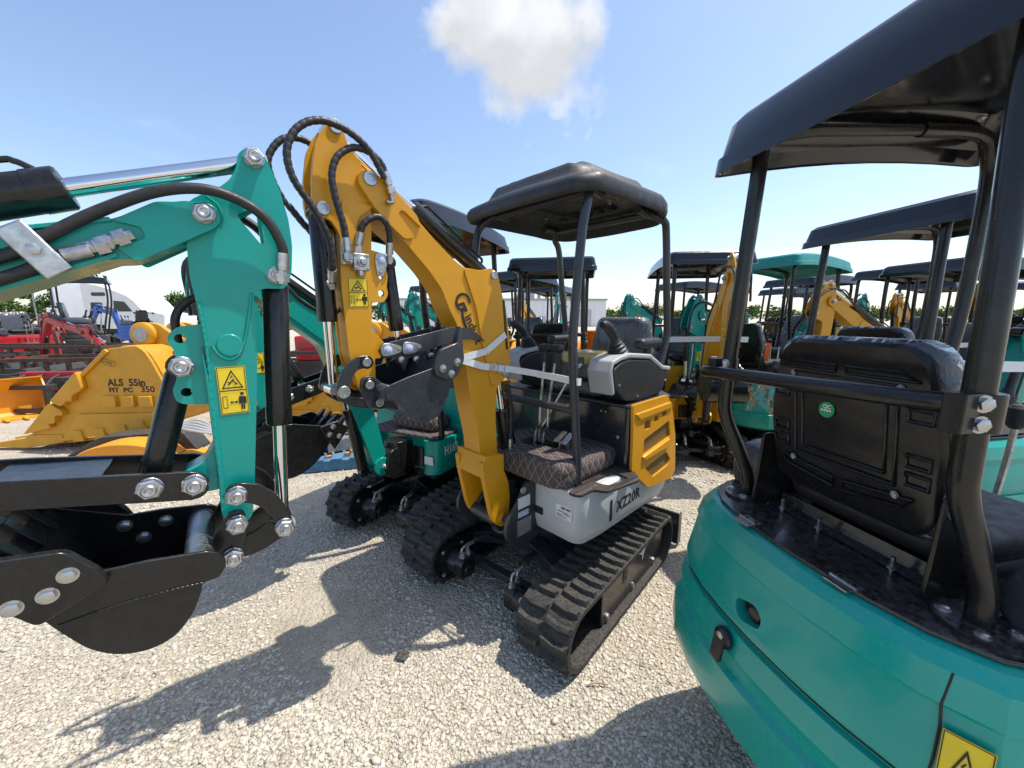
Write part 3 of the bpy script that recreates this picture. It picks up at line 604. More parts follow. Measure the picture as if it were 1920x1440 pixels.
    # swing bracket carrying the boom foot
    b = MB(); br = fil([(.36, .44), (.52, .40), (.60, .40), (.68, .50), (.67, .58), (.60, .64), (.53, .745), (.36, .745)], .03)
    for s in (1, -1): b.prism(br, s * .205, s * .185); b.prism(fil([(.46, .45), (.6, .44), (.66, .53), (.6, .62), (.46, .66)], .03), s * .078, s * .055)
    b.prism([(.36, .44), (.5, .42), (.5, .5), (.36, .74)], -.2, .2); b.cyl((.5, 0, .40), (.5, 0, .70), .07, n=22); b.cyl((.635, -.085, .535), (.635, .085, .535), .035, n=20)
    b.prism(fil([(.36, .205), (.36, -.205), (.5, -.205), (.5, .205)], .03), .455, .485, 'z')
    sb = obj('swing_bracket', b, GUN, H, bev=.004)
    bolt(sb, (.56, .205, .71), (0, 1, 0), .018, 'pin', ZINC)
    quad(sb, 'data_plate', PAP, (.595, .2055, .615), (-1, 0, 0), (0, 0, 1), .085, .06, .0015); quad(sb, 'data_plate', LBL, (.595, .2055, .57), (-1, 0, 0), (0, 0, 1), .075, .03, .0015); quad(sb, 'data_plate', ALU, (.6, .2055, .47), (-1, 0, 0), (0, 0, 1), .1, .085, .0015)
    # floor and quilted mat
    b = rbox(.0, .545, -.2, .42, .748, .868, .09, .035); obj('floor_mat', b, QUILT, H, uvbox=True, sm=60)
    b = MB(); hl = fil([(.11, .46), (.31, .455), (.3, .555), (.14, .56)], .04)
    me = holed(fil([(.50, .43), (.40, .43), (.40, .405), (.03, .36), (.02, .5), (.12, .60), (.36, .56), (.385, .50), (.49, .50)], .03), [fil([(.12, .45), (.31, .44), (.3, .525), (.15, .555)], .03)], -.756, -.744)
    for p in me.vertices: p.co = (p.co.x, p.co.z, -p.co.y + .0 * p.co.x)
    obj('floor_mat', me, QUILT, H, uvbox=True, bev=.003)
    b = rbox(.33, .545, .12, .42, .80, .885, .06, .03); obj('floor_mat', b, QUILT, H, uvbox=True, sm=60)
    b = MB().box((.25, .5, .7445), (.12, .04, .012)); obj('foot_peg', b, PAP, H)
    b = MB().prism(rrect(.25, .37, -.02, .21, .03), .866, .8715, 'z'); b.box((.3, .1, .875), (.05, .15, .012)); obj('lever_well', b, BLK, H)
    # travel levers
    for i, (y0, y1) in enumerate(((.062, .155), (.118, .228))):
        b = MB().tube(spl([(.315, y0, .86), (.315, y0, .91), (.31, y0 + .012, .95), (.325, y0 + .04, .985), (.33, y0 + .05, 1.1), (.35, y1, 1.36)], 6), .0085, 10); b.cyl((.315, y0, .85), (.315, y0, .9), .012, n=10)
        lv = obj('travel_lever', b, ZINC, H); b = rbox(.325, .375, y1 - .035, y1 + .04, 1.385, 1.425, .016, .014); b.cyl((.35, y1, 1.33), (.35, y1, 1.4), .019, .021, 12); obj('lever_knob', b, PLA, lv, sm=50)
    b = MB().tube(spl([(.31, .09, .86), (.31, .09, .95), (.30, .12, 1.0), (.2, .21, 1.25), (.17, .235, 1.29)], 6), .007, 8); b.ell((.165, .24, 1.3), (.016,) * 3); obj('travel_lever', b, ZINC, H)
    for k in (0, 1):
        b = MB(); b.box((.27, .2 + k * .05, .92), (.09, .035, .008), Matrix.Rotation(.5, 3, 'Y')); b.box((.27, .2 + k * .05, .89), (.02, .012, .06)); b.prism([(.23, .86), (.31, .86), (.30, .91), (.25, .90)], .17 + k * .05, .176 + k * .05); obj('foot_pedal', b, DKST if k == 0 else ZINC, H, bev=.002)
    # seat
    sy = .11
    b = rbox(-.36, .06, sy - .2, sy + .2, 1.115, 1.2, .07, .035); st = obj('seat_cushion', b, PLA, H, sm=60); obj('plastic_wrap', rbox(-.37, .07, sy - .21, sy + .21, 1.112, 1.21, .07, .035), FILM, st, sm=60)
    def back(e): 
        b = MB(); RR = []
        for x, i in ((-.50 - e, .03), (-.485 - e, 0), (-.42 + e, 0), (-.405 + e, .02), (-.40 + e, .05)):
            RR.append([(x - (z - 1.15) * .12 + .02 * math.cos((y - sy) * 7), y, z) for y, z in fil([(sy - .19 - e + i, 1.17 + i), (sy + .19 + e - i, 1.17 + i), (sy + .2 + e - i, 1.36), (sy + .165 + e - i, 1.555 + e - i), (sy - .165 - e + i, 1.555 + e - i), (sy - .2 - e + i, 1.36)], .06, 6)])
        return b.rings(RR)
    sb2 = obj('seat_back', back(0), PLA, H, sm=60); obj('plastic_wrap', back(.008), FILM, sb2, sm=60)
    # control consoles with joysticks and armrests
    for s, yc in ((1, .40), (-1, -.24)):
        pf = fil([(.20, 1.30), (.175, 1.2), (.06, 1.125), (-.1, 1.107), (-.34, 1.12), (-.44, 1.235), (-.34, 1.25), (-.18, 1.325), (.05, 1.345), (.13, 1.335)], .03)
        b = MB(); b.prism(pf, yc - .065, yc + .065); co = obj('console', b, PLA, H, bev=.012)
        b = MB(); b.prism(strip([(.175, 1.18), (.206, 1.30), (.195, 1.325), (.13, 1.342), (.05, 1.352), (-.18, 1.332), (-.34, 1.257), (-.445, 1.242)], .026), yc - .068, yc + .068); obj('console_shell', b, GRYP, co, bev=.008)
        b = MB(); a = V(.045, yc, 1.345); d = V(.42, 0, 1).normalized(); b.lathe([(-.01, .064), (.014, .062), (.02, .052), (.034, .056), (.04, .046), (.054, .05), (.06, .04), (.074, .043), (.08, .032), (.092, .034), (.1, .024), (.13, .021)], a, d, 18); jb = obj('joystick', b, RUBH, co, sm=50)
        b = MB(); q = [a + d * .1, a + d * .13 + V(.01, 0, 0), a + d * .165 + V(.03, 0, 0), a + V(.135, 0, .175), a + V(.165, 0, .175)]; b.tube(spl(q, 6), .018, 12, lambda i: .016 + .009 * math.sin(i / 24 * 3.0)); obj('joystick_grip', b, PLA, jb, sm=60)
        b = rbox(-.40, -.15, yc - .038, yc + .038, 1.385, 1.44, .035, .02); b.cyl((-.27, yc, 1.28), (-.27, yc, 1.39), .022, n=12); obj('armrest', b, PLA, co, sm=50)
        b = MB().box((-.1, yc, 1.352), (.11, .06, .012)); b.box((-.09, yc, 1.361), (.03, .03, .01)); obj('switch_panel', b, BLK, co, bev=.003)
        for x, z in ((.14, 1.22), (-.05, 1.14), (-.38, 1.19)): bolt(co, (x, yc + .066 * 1.02, z), (0, 1, 0), .007, 'hex')
    # canopy
    b = MB(); cx, cy, hx, hy = .03, .03, .425, .435
    pl = fil([(hx, -hy * .86), (hx + .03, 0), (hx, hy * .86), (hx * .82, hy), (-hx * .7, hy * 1.02), (-hx, hy * .8), (-hx - .02, 0), (-hx, -hy * .8), (-hx * .7, -hy * 1.02), (hx * .82, -hy)], .12, 6)
    def ring(i, z, k): 
        o = []
        for x, y in pl:
            f = 1 - i / .43; X, Y_ = x * f, y * f; dz = -.055 * max(0, (X - .12) / .3) ** 2 - .05 * max(0, (-X - .1) / .32) ** 2 - .03 * (Y_ / .43) ** 2 * k
            rid = .014 * k * math.exp(-((abs(Y_) - .22) / .05) ** 2) - .018 * k * math.exp(-((X - .24) / .05) ** 2)
            o.append((cx + X, cy + Y_, z + dz * k + (.03 * (1 - (X / .43) ** 2)) * (1 - k * .3) + rid))
        return o
    b.rings([ring(i, z, k) for i, z, k in ((.36, 2.165, .2), (.22, 2.165, .2), (.2, 2.13, .1), (.08, 2.13, .0), (.05, 2.12, 0), (.02, 2.085, 0), (.006, 2.078, 0), (0, 2.085, 0), (-.006, 2.11, .1), (-.004, 2.15, .3), (.008, 2.18, .5), (.03, 2.207, .8), (.07, 2.222, 1), (.085, 2.226, 1), (.10, 2.25, 1), (.115, 2.268, 1), (.16, 2.278, 1), (.22, 2.287, 1), (.3, 2.294, 1), (.38, 2.297, 1))])
    cn = obj('canopy_roof', b, PLA, H, sm=50)
    for i in range(7):
        b = MB().prism(circ(-.2, -.25 + i * .085, .03, n=14), 2.1585, 2.166, 'z'); b.v = [(-.2 + (x + .2) * 1.7, y, z) for x, y, z in b.v]; obj('vent_slot_dark', b, INK, cn, sm=0)  # slot shade put in as flat black discs under the roof
    for x, y in ((.2, .25), (.2, -.2), (-.05, .25), (-.05, -.2), (.12, .3), (-.1, -.25)): bolt(cn, (x, y, 2.165), (0, 0, -1), .012, 'hex', STEEL)
    for i in range(3): b = MB().box((.3 - i * .09, -.12, 2.262 + .012 * i), (.03, .05, .02)); obj('roof_lug', b, PLA, cn, bev=.004)
    # canopy posts
    def post(P, r=.021): return obj('canopy_post', MB().tube(spl(P, 6), r, 14), GUN, H, sm=60)
    for y, yy in ((.41, .36), (-.33, -.28)):
        post([(.382, y, .745), (.40, y, .9), (.445, y, 1.3), (.455, y, 1.48), (.44, y, 1.66), (.41, y, 1.93), (.375, y, 2.06), (.31, yy + .02, 2.125), (.2, yy, 2.13)])
    for y, yy in ((.42, .36), (-.36, -.3)):
        post([(-.36, y, 1.1), (-.375, y, 1.2), (-.46, y, 1.42), (-.465, y, 1.5), (-.42, y, 1.75), (-.375, y, 2.02), (-.33, y, 2.09), (-.26, yy, 2.125), (-.15, yy, 2.13)])
    obj('grab_rail', MB().cyl((.43, -.33, 1.13), (.43, .41, 1.13), .019, n=14), GUN, H)
    obj('roof_rail', MB().cyl((.31, -.3, 2.12), (.31, .38, 2.12), .018, n=12).cyl((-.26, -.32, 2.12), (-.26, .38, 2.12), .018, n=12), GUN, cn)
hero_body()
def hero_front():
    boom = [(1.222, 2.06), (1.193, 2.062), (1.125, 2.033), (1.01, 1.932), (.945, 1.876), (.834, 1.793), (.763, 1.759), (.687, 1.763), (.638, 1.784), (.599, 1.761), (.565, 1.646), (.548, 1.611), (.523, 1.461), (.519, 1.306), (.556, 1.25), (.603, 1.22), (.612, 1.067), (.6, .83), (.712, .84), (.72, .969), (.758, 1.15), (.786, 1.304), (.812, 1.451), (.833, 1.525), (.871, 1.588), (.905, 1.67), (.967, 1.745), (1.076, 1.848), (1.153, 1.903), (1.191, 1.942), (1.24, 2.007), (1.245, 2.035)]
    b = MB(); b.prism(fil(boom, .025, 3), -.062, .062)
    # thickening plates: knee web and fork cheek
    for s in (1, -1):
        b.prism(fil([(1.222, 2.06), (1.193, 2.062), (1.125, 2.03), (1.02, 1.945), (1.0, 1.90), (1.08, 1.955), (1.1, 1.94), (1.03, 1.86), (1.076, 1.85), (1.153, 1.905), (1.191, 1.944), (1.24, 2.007), (1.245, 2.035)], .012, 3), s * .06, s * .074)
        b.prism(fil([(.8, 1.772), (.7, 1.765), (.638, 1.784), (.599, 1.761), (.565, 1.646), (.548, 1.611), (.523, 1.461), (.519, 1.306), (.556, 1.25), (.64, 1.22), (.70, 1.45), (.73, 1.6)], .03, 3), s * .06, s * .07)
        b.prism(fil([(.615, .87), (.608, .81), (.574, .737), (.56, .63), (.575, .504), (.62, .495), (.664, .53), (.688, .586), (.73, .78), (.742, .87)], .02, 4), s * .082, s * .112)
    b.prism([(.6, .79), (.735, .79), (.722, .9), (.602, .88)], -.11, .11)
    bo = obj('boom', b, YEL, H, sm=30, bev=.003)
    b = MB(); b.prism(fil([(.556, 1.64), (.57, 1.64), (.548, 1.40), (.533, 1.40)], .006), .0695, .0715); obj('boom_slot_dark', b, INK, bo, sm=0)  # shade of the slot laid on the boom as a black strip
    for p, r in (((1.202, 2.035), .024), ((.625, 1.752), .019), ((.555, 1.285), .018)): bolt(bo, (p[0], .072, p[1]), (0, 1, 0), r, 'pin', ZINC)
    bolt(bo, (.614, .112, .545), (0, 1, 0), .026, 'pin', YEL); bolt(bo, (.614, .118, .545), (0, 1, 0), .017, 'pin', ZINC); bolt(bo, (.614, -.112, .545), (0, -1, 0), .026, 'pin', ZINC)
    # maker's mark: ringed G and lettering down the boom
    u = V(-.45, 0, -.89).normalized(); v = V(-.89, 0, .45).normalized()
    o0 = V(.792, .0635, 1.595)
    text('indust', .062, INK, bo, o0 + u * .03 - v * .018, u, v, off=.001, width=.95)
    b = MB(); g = V(.80, .0635, 1.622)
    P = [(.042 * math.cos(R(a)), .042 * math.sin(R(a))) for a in range(60, 331, 15)]; Q = [(.030 * math.cos(R(a)), .030 * math.sin(R(a))) for a in range(330, 59, -15)]
    flat(b, g, u, v, P + Q, .0015); flat(b, g, u, v, [(.0, .006), (.044, .006), (.044, -.004), (.028, -.02), (.028, -.006), (.012, -.006), (.004, -.04), (-.008, -.036)], .0017)
    P = [(.10 + .085 * math.cos(R(a)), -.005 + .038 * math.sin(R(a))) for a in range(190, 345, 8)]; Q = [(.10 + .08 * math.cos(R(a)), .0 + .03 * math.sin(R(a))) for a in range(344, 189, -8)]; flat(b, g, u, v, P + Q, .0015)
    flat(b, g, u, v, [(.155, .05), (.16, .06), (.165, .05), (.176, .045), (.165, .04), (.16, .03), (.155, .04), (.145, .045)], .0015)
    obj('maker_mark', b, INK, bo, sm=0)
    # arm
    arm = [(1.32, 2.19), (1.296, 2.203), (1.279, 2.193), (1.272, 2.166), (1.262, 2.133), (1.223, 2.087), (1.198, 2.033), (1.191, 1.959), (1.21, 1.663), (1.217, 1.515), (1.21, 1.426), (1.215, 1.314), (1.236, 1.275), (1.263, 1.272), (1.282, 1.295), (1.3, 1.373), (1.308, 1.424), (1.312, 1.509), (1.318, 1.657), (1.314, 1.765), (1.31, 1.836), (1.337, 1.88), (1.371, 1.883), (1.386, 1.897), (1.391, 1.937), (1.386, 2.014), (1.37, 2.102), (1.341, 2.161)]
    b = MB()
    for s in (1, -1): b.prism(fil(arm, .015, 3), s * .052, s * .036)
    b.prism([(1.20, 1.86), (1.212, 1.663), (1.219, 1.515), (1.214, 1.43), (1.222, 1.33), (1.27, 1.30), (1.306, 1.43), (1.312, 1.65), (1.306, 1.86)], -.037, .037)
    b.prism([(1.25, 2.1), (1.23, 2.05), (1.34, 1.95), (1.37, 2.0), (1.33, 2.12)], -.037, .037)
    for s in (1, -1): b.prism(fil([(1.185, 1.95), (1.30, 1.95), (1.30, 1.90), (1.275, 1.72), (1.245, 1.90)], .012), s * .05, s * .06)
    ar = obj('arm', b, YEL, H, sm=30, bev=.003)
    lug = fil([(1.215, 1.802), (1.142, 1.789), (1.137, 1.77), (1.146, 1.735), (1.139, 1.712), (1.147, 1.672), (1.142, 1.646), (1.149, 1.628), (1.167, 1.612), (1.215, 1.612)], .01)
    for s in (1, -1):
        me = holed(lug, [circ(1.168, 1.706, .009), circ(1.17, 1.645, .013), circ(1.166, 1.678, .004)], s * .046, s * .034); obj('thumb_lug', me, YEL, ar, bev=.002)
        g = obj('thumb_bracket', MB().prism([(1.219, 1.515), (1.170, 1.462), (1.165, 1.42), (1.19, 1.40), (1.224, 1.40)], s * .046, s * .034), YEL, ar, bev=.002)
    for (x, z), r, k in (((1.301, 2.177), .022, 'pin'), ((1.36, 1.912), .022, 'pin')): bolt(ar, (x, .052, z), (0, 1, 0), r, k, ZINC); bolt(ar, (x, -.052, z), (0, -1, 0), r, k, ZINC)
    def lock(p, y, ang, parent):
        b = MB(); c, s_ = math.cos(ang), math.sin(ang); b.prism([(p[0] + c * a - s_ * d, p[1] + s_ * a + c * d) for a, d in fil([(-.026, -.024), (.012, -.024), (.058, -.01), (.058, .01), (.012, .024), (-.026, .024)], .02)], y, y + .006); o = obj('pin_lock', b, ZINC, parent, bev=.001)
        bolt(o, (p[0], y + .006, p[1]), (0, 1, 0), .015, 'hex', LBL); bolt(o, (p[0] + c * .045, y + .006, p[1] + s_ * .045), (0, 1, 0), .007, 'hex', STEEL)
    lock((1.165, 1.765), .047, -1.45, ar)
    # valve block on the arm
    b = MB(); b.box((1.252, .066, 1.748), (.056, .03, .058)); b.lathe([(0, .017), (.006, .017), (.006, .011), (.022, .011)], (1.252, .081, 1.748), (0, 1, 0), 12); b.cyl((1.252, .066, 1.775), (1.252, .066, 1.815), .011, n=8); b.cyl((1.252, .066, 1.70), (1.252, .066, 1.722), .012, n=8); b.cyl((1.28, .066, 1.745), (1.31, .066, 1.748), .012, n=8); b.cyl((1.31, .066, 1.735), (1.306, .066, 1.80), .009, n=8)
    vb = obj('valve_block', b, ZINC, ar, bev=.002)
    for a in (-1, 1):
        for c in (-1, 1): bolt(vb, (1.252 + a * .021, .081, 1.748 + c * .022), (0, 1, 0), .005, 'hex', STEEL)
    warning(ar, (1.296, .0525, 1.592), (-1, 0, .03), (0, 0, 1), .072, .102)
    # rams
    ram(H, (.62, 0, 1.752), (1.298, 0, 2.178), .56, .034, .018, eye=.03, ew=.07, pipe=True)
    ram(H, (1.36, 0, 1.912), (1.352, 0, 1.292), .60, .032, .017, eye=.028, ew=.07, pipe=True)
    ram(H, (1.118, 0, 1.765), (1.083, 0, 1.43), .78, .028, .013, eye=.024, ew=.06)
    ram(H, (.43, 0, .56), (.55, 0, 1.285), .72, .04, .02, eye=.03, ew=.07, pipe=True)
    # bucket linkage
    l1 = [(1.246, 1.409), (1.259, 1.42), (1.294, 1.418), (1.33, 1.398), (1.358, 1.363), (1.373, 1.321), (1.376, 1.291), (1.364, 1.276), (1.344, 1.275), (1.332, 1.289), (1.328, 1.316), (1.316, 1.349), (1.297, 1.37), (1.262, 1.375), (1.243, 1.391)]
    l2 = [(1.367, 1.284), (1.361, 1.263), (1.32, 1.233), (1.262, 1.217), (1.214, 1.222), (1.208, 1.244), (1.23, 1.261), (1.255, 1.258), (1.286, 1.262), (1.317, 1.272), (1.334, 1.286), (1.35, 1.3)]
    for s in (1, -1):
        k = obj('bucket_link', MB().prism(fil(l1, .01), s * .082, s * .094), GUN, H, bev=.002); bolt(k, (1.265, s * .094, 1.395), (0, s, 0), .024, 'pin', BLK); bolt(k, (1.265, s * .098, 1.395), (0, s, 0), .016, 'pin', ZINC); bolt(k, (1.352, s * .094, 1.296), (0, s, 0), .022, 'pin', ZINC)
    b = MB().prism(fil(l2, .01), -.07, -.055); b.prism(fil(l2, .01), .055, .07); b.cyl((1.352, -.08, 1.296), (1.352, .08, 1.296), .022); b.cyl((1.232, -.07, 1.24), (1.232, .07, 1.24), .02); obj('bucket_link', b, GUN, H, bev=.002)
    side = fil([(1.234, 1.302), (1.215, 1.317), (1.146, 1.337), (1.044, 1.36), (.97, 1.40)] + spl2([(.90, 1.42), (.928, 1.345), (.956, 1.282), (.987, 1.209), (1.017, 1.17), (1.059, 1.154), (1.102, 1.16), (1.142, 1.186), (1.167, 1.215), (1.199, 1.256)], 4) + [(1.226, 1.26), (1.239, 1.28)], .006, 2)
    bk = bucket(H, side, [(1.215, 1.30), (1.199, 1.256), (1.167, 1.215), (1.142, 1.186), (1.102, 1.16), (1.059, 1.154), (1.017, 1.17), (.987, 1.209), (.956, 1.282), (.92, 1.35), (.903, 1.415)], .18, GUN, [(1.045, 1.361), (1.013, 1.433), (.932, 1.457), (.905, 1.43), (.90, 1.388), (.935, 1.325), (.972, 1.305), (1.034, 1.331)], ((.905, 1.42), (-.1, 1)), 4, (1.222, 1.285), stud=[(-.03, .0), (.0, -.045), (.04, -.02)])
    b = MB()
    for s in (1, -1): b.prism(fil([(1.30, 1.30), (1.29, 1.345), (1.25, 1.345), (1.20, 1.30), (1.12, 1.19), (1.2, 1.215), (1.27, 1.225)], .02), s * .095, s * .11)
    ears = obj('bucket_ear', b, GUN, bk, bev=.002)
    for p in ((1.266, 1.314), (1.232, 1.243)): bolt(ears, (p[0], .11, p[1]), (0, 1, 0), .024, 'pin', BLK); bolt(ears, (p[0], .114, p[1]), (0, 1, 0), .016, 'pin', ZINC)
    # thumb
    th = fil([(1.205, 1.43), (1.186, 1.457), (1.083, 1.475), (.859, 1.516), (.777, 1.508), (.723, 1.48), (.682, 1.444), (.707, 1.453), (.779, 1.46), (.852, 1.458), (.943, 1.435), (.98, 1.425), (.99, 1.375), (1.005, 1.42), (1.03, 1.41), (1.045, 1.355), (1.058, 1.40), (1.085, 1.395), (1.105, 1.345), (1.115, 1.40), (1.189, 1.402)], .006)
    b = MB()
    for s in (1, -1): b.prism(th, s * .074, s * .062)
    b.box((.93, 0, 1.475), (.16, .126, .012), Matrix.Rotation(.18, 3, 'Y')); tm = obj('thumb', b, GUN, H, bev=.002)
    lock((1.172, 1.434), .075, math.pi, tm); lock((1.083, 1.436), .075, math.pi, tm)
    for (x, z) in ((1.115, 1.392), (1.05, 1.39), (.98, 1.40)): bolt(tm, (x, .075, z), (0, 1, 0), .012, 'hex')
    # hoses
    def hz(pts, y, **k): return hose(H, [(x, y if not isinstance(y, list) else y[i], z) for i, (x, z) in enumerate(pts)], **k)
    hz([(1.35, 1.70), (1.354, 1.73), (1.36, 1.805), (1.402, 1.888), (1.456, 1.969), (1.468, 2.039), (1.447, 2.098), (1.41, 2.138), (1.37, 2.158), (1.333, 2.163), (1.275, 2.154), (1.211, 2.116), (1.16, 2.04)], [.06, .08, .09, .1, .1, .1, .1, .1, .1, .1, .1, .1, .1], r=.0115, fit='a', k=10)
    hz([(1.306, 1.80), (1.31, 1.856), (1.33, 1.936), (1.338, 2.007), (1.32, 2.065), (1.283, 2.102), (1.247, 2.117), (1.201, 2.113), (1.164, 2.089), (1.146, 2.045)], .09, r=.0115, fit='ab', k=10)
    hz([(1.136, 2.005), (1.126, 1.98), (1.13, 1.968), (1.15, 1.966)], .085, r=.008, ribs=False, m=ZINC, name='pipe_elbow')
    hz([(1.25, 1.83), (1.24, 1.872), (1.211, 1.901), (1.178, 1.911), (1.152, 1.893), (1.137, 1.858), (1.134, 1.811)], [.068, .075, .08, .08, .08, .07, .06], r=.0115, fit='ab', k=10)
    hz([(1.431, 1.936), (1.462, 1.997), (1.475, 2.06), (1.455, 2.111), (1.42, 2.149), (1.37, 2.164), (1.32, 2.15), (1.26, 2.1)], -.09, r=.0115, k=10)
    hz([(1.431, 1.936), (1.39, 1.885), (1.355, 1.84), (1.345, 1.75), (1.345, 1.66)], -.075, r=.0115, k=10)
    hz([(.505, 1.22), (.485, 1.12), (.482, 1.0), (.487, .9)], .035, r=.012, ribs=False, fit='b', name='lift_hose')
hero_front()
# white lashing strap: boom round the bucket, and boom to canopy post
def ribbon(b, P, w_, side, th=.0025):
    P = [Vector(p) for p in P]; s = Vector(side).normalized()
    for i in range(len(P) - 1):
        d = (P[i + 1] - P[i]).normalized(); n = d.cross(s).normalized(); ww = s.cross(V(0, 0, 0)) if False else s
        b.bar(P[i], P[i + 1], w_, th, up=n)
HM = H.matrix_basis
st = thing('lashing_strap', 'white webbing strap tying the raised boom to the canopy post', 'strap', (.315, 2.337, 0), 224)
b = MB(); ribbon(b, [(.84, .08, 1.375), (.70, .0755, 1.33), (.52, .078, 1.3), (.46, .20, 1.285), (.446, .435, 1.268)], .032, (.1, 0, 1)); ribbon(b, [(.446, .435, 1.268), (.42, .435, 1.266), (.42, .385, 1.268), (.46, .2, 1.283)], .032, (0, 0, 1)); ribbon(b, [(.84, .08, 1.375), (.68, .0765, 1.40), (.555, .0765, 1.475)], .032, (.45, 0, 1)); ribbon(b, [(.84, .08, 1.375), (.862, .05, 1.37), (.862, -.08, 1.36)], .03, (0, 0, 1))
obj('webbing', b, STRAP, st, sm=0)
b = MB().tube([V(.615, .086, 1.29), V(.615, .086, 1.345), V(.575, .09, 1.345), V(.575, .09, 1.29), V(.615, .086, 1.29)], .003, 8); b.bar((.66, .079, 1.325), (.63, .08, 1.322), .036, .008, up=(0, 1, 0)); obj('buckle', b, ZINC, st)
# tool case left on the seat
tb = thing('tool_case', 'wrapped black tool case with a yellow lid on the excavator seat', 'tool case', (.315, 2.337, 0), 224)
obj('case_body', rbox(-.16, .05, .03, .30, 1.215, 1.30, .02, .012), PLA, tb, sm=50); obj('lid', rbox(-.165, .055, .025, .305, 1.295, 1.355, .02, .015), CASEY, tb, sm=50)
b = MB().box((.057, .165, 1.315), (.008, .05, .045)); obj('latch', b, PLA, tb, bev=.003); obj('plastic_wrap', rbox(-.17, .064, .018, .312, 1.212, 1.363, .025, .02), FILM, tb, sm=50)
# ------------------------------------------------------------------ small canopy excavators (shared builder, X forward)
TAIL = [(-.466, 0), (-.462, .1), (-.452, .18), (-.43, .27), (-.385, .345), (-.31, .39), (-.2, .415), (0, .425), (.16, .425)]
PLAN = [(x, -y) for x, y in reversed(TAIL[1:])] + TAIL
def scaled(P, o): return [(x * (1 + o / .45), y * (1 + o / .42)) for x, y in P]
def seat_pan(t, xs, z0, z1, w0, w1, film=True, detail=True, tilt=-.14):
    def sl(e, xa, xb):
        b = MB(); P = fil([(-w0 / 2 - e, z0 - e), (w0 / 2 + e, z0 - e), (w1 / 2 + e, (z0 + z1) / 2), (w0 / 2 * .88 + e, z1 + e), (-w0 / 2 * .88 - e, z1 + e), (-w1 / 2 - e, (z0 + z1) / 2)], .055, 6); RR = []
        for x, f in ((xa, .96), (xa + .008, 1.0), (xb - .02, 1.0), (xb, .93)): RR.append([(x + tilt * (z - z0), y * f, (z0 + z1) / 2 + (z - (z0 + z1) / 2) * f) for y, z in P])
        return b.rings(RR)
    pan = obj('seat_pan', sl(0, xs, xs + .03), BLK, t, sm=40)
    cu = obj('seat_back', sl(.003, xs + .018, xs + .075), PLA, t, sm=50)
    if film: obj('plastic_wrap', sl(.009, xs + .016, xs + .085), FILM, cu, sm=50)
    if detail:
        h = z1 - z0
        def rib(P, closed=True):
            Q = [(xs - .001 + tilt * (z * h), y * w1, z0 + z * h) for y, z in P]
            if closed: Q.append(Q[0]); Q.append(Q[1])
            obj('pan_rib', MB().tube(spl(Q, 4) if False else Q, .0042, 6), BLK, pan, sm=60)
        for P in ([(-.24, .30), (.24, .30), (.24, .74), (-.24, .74)], [(-.29, .25), (.29, .25), (.29, .79), (-.29, .79)], [(.03, .86), (.30, .86), (.38, .82), (.03, .82)], [(-.03, .86), (-.30, .86), (-.38, .82), (-.03, .82)], [(.03, .10), (.33, .14), (.38, .20), (.03, .16)], [(-.03, .10), (-.33, .14), (-.38, .20), (-.03, .16)]): rib(P)
        for s in (1, -1):
            for z in (.28, .38, .62): rib([(s * .34, z), (s * .44, z), (s * .44, z + .06), (s * .34, z + .06)])
            for z in (.2, .78): bolt(pan, (xs - .003 + tilt * z * h, s * .3 * w1, z0 + z * h), (-1, 0, 0), .007, 'hex', STEEL)
        g = V(xs - .003 + tilt * .58 * h, .03, z0 + .58 * h); b = MB().lathe([(0, .019), (.0015, .019)], g, (-1, 0, 0), 24); q = obj('inspection_label', b, GREENST, pan, sm=0)
        text('QC', .013, WINK, q, g + V(-.002, .008, .004), (0, -1, 0), (0, 0, 1), off=.0003); b = MB()
        for k in range(4): flat(b, g + V(-.002, .012 - k * .0065, -.004), (0, -1, 0), (0, 0, 1), [(0, 0), (.005, 0), (.005, .005), (0, .005)], .0008)
        obj('print', b, WINK, q, sm=0)
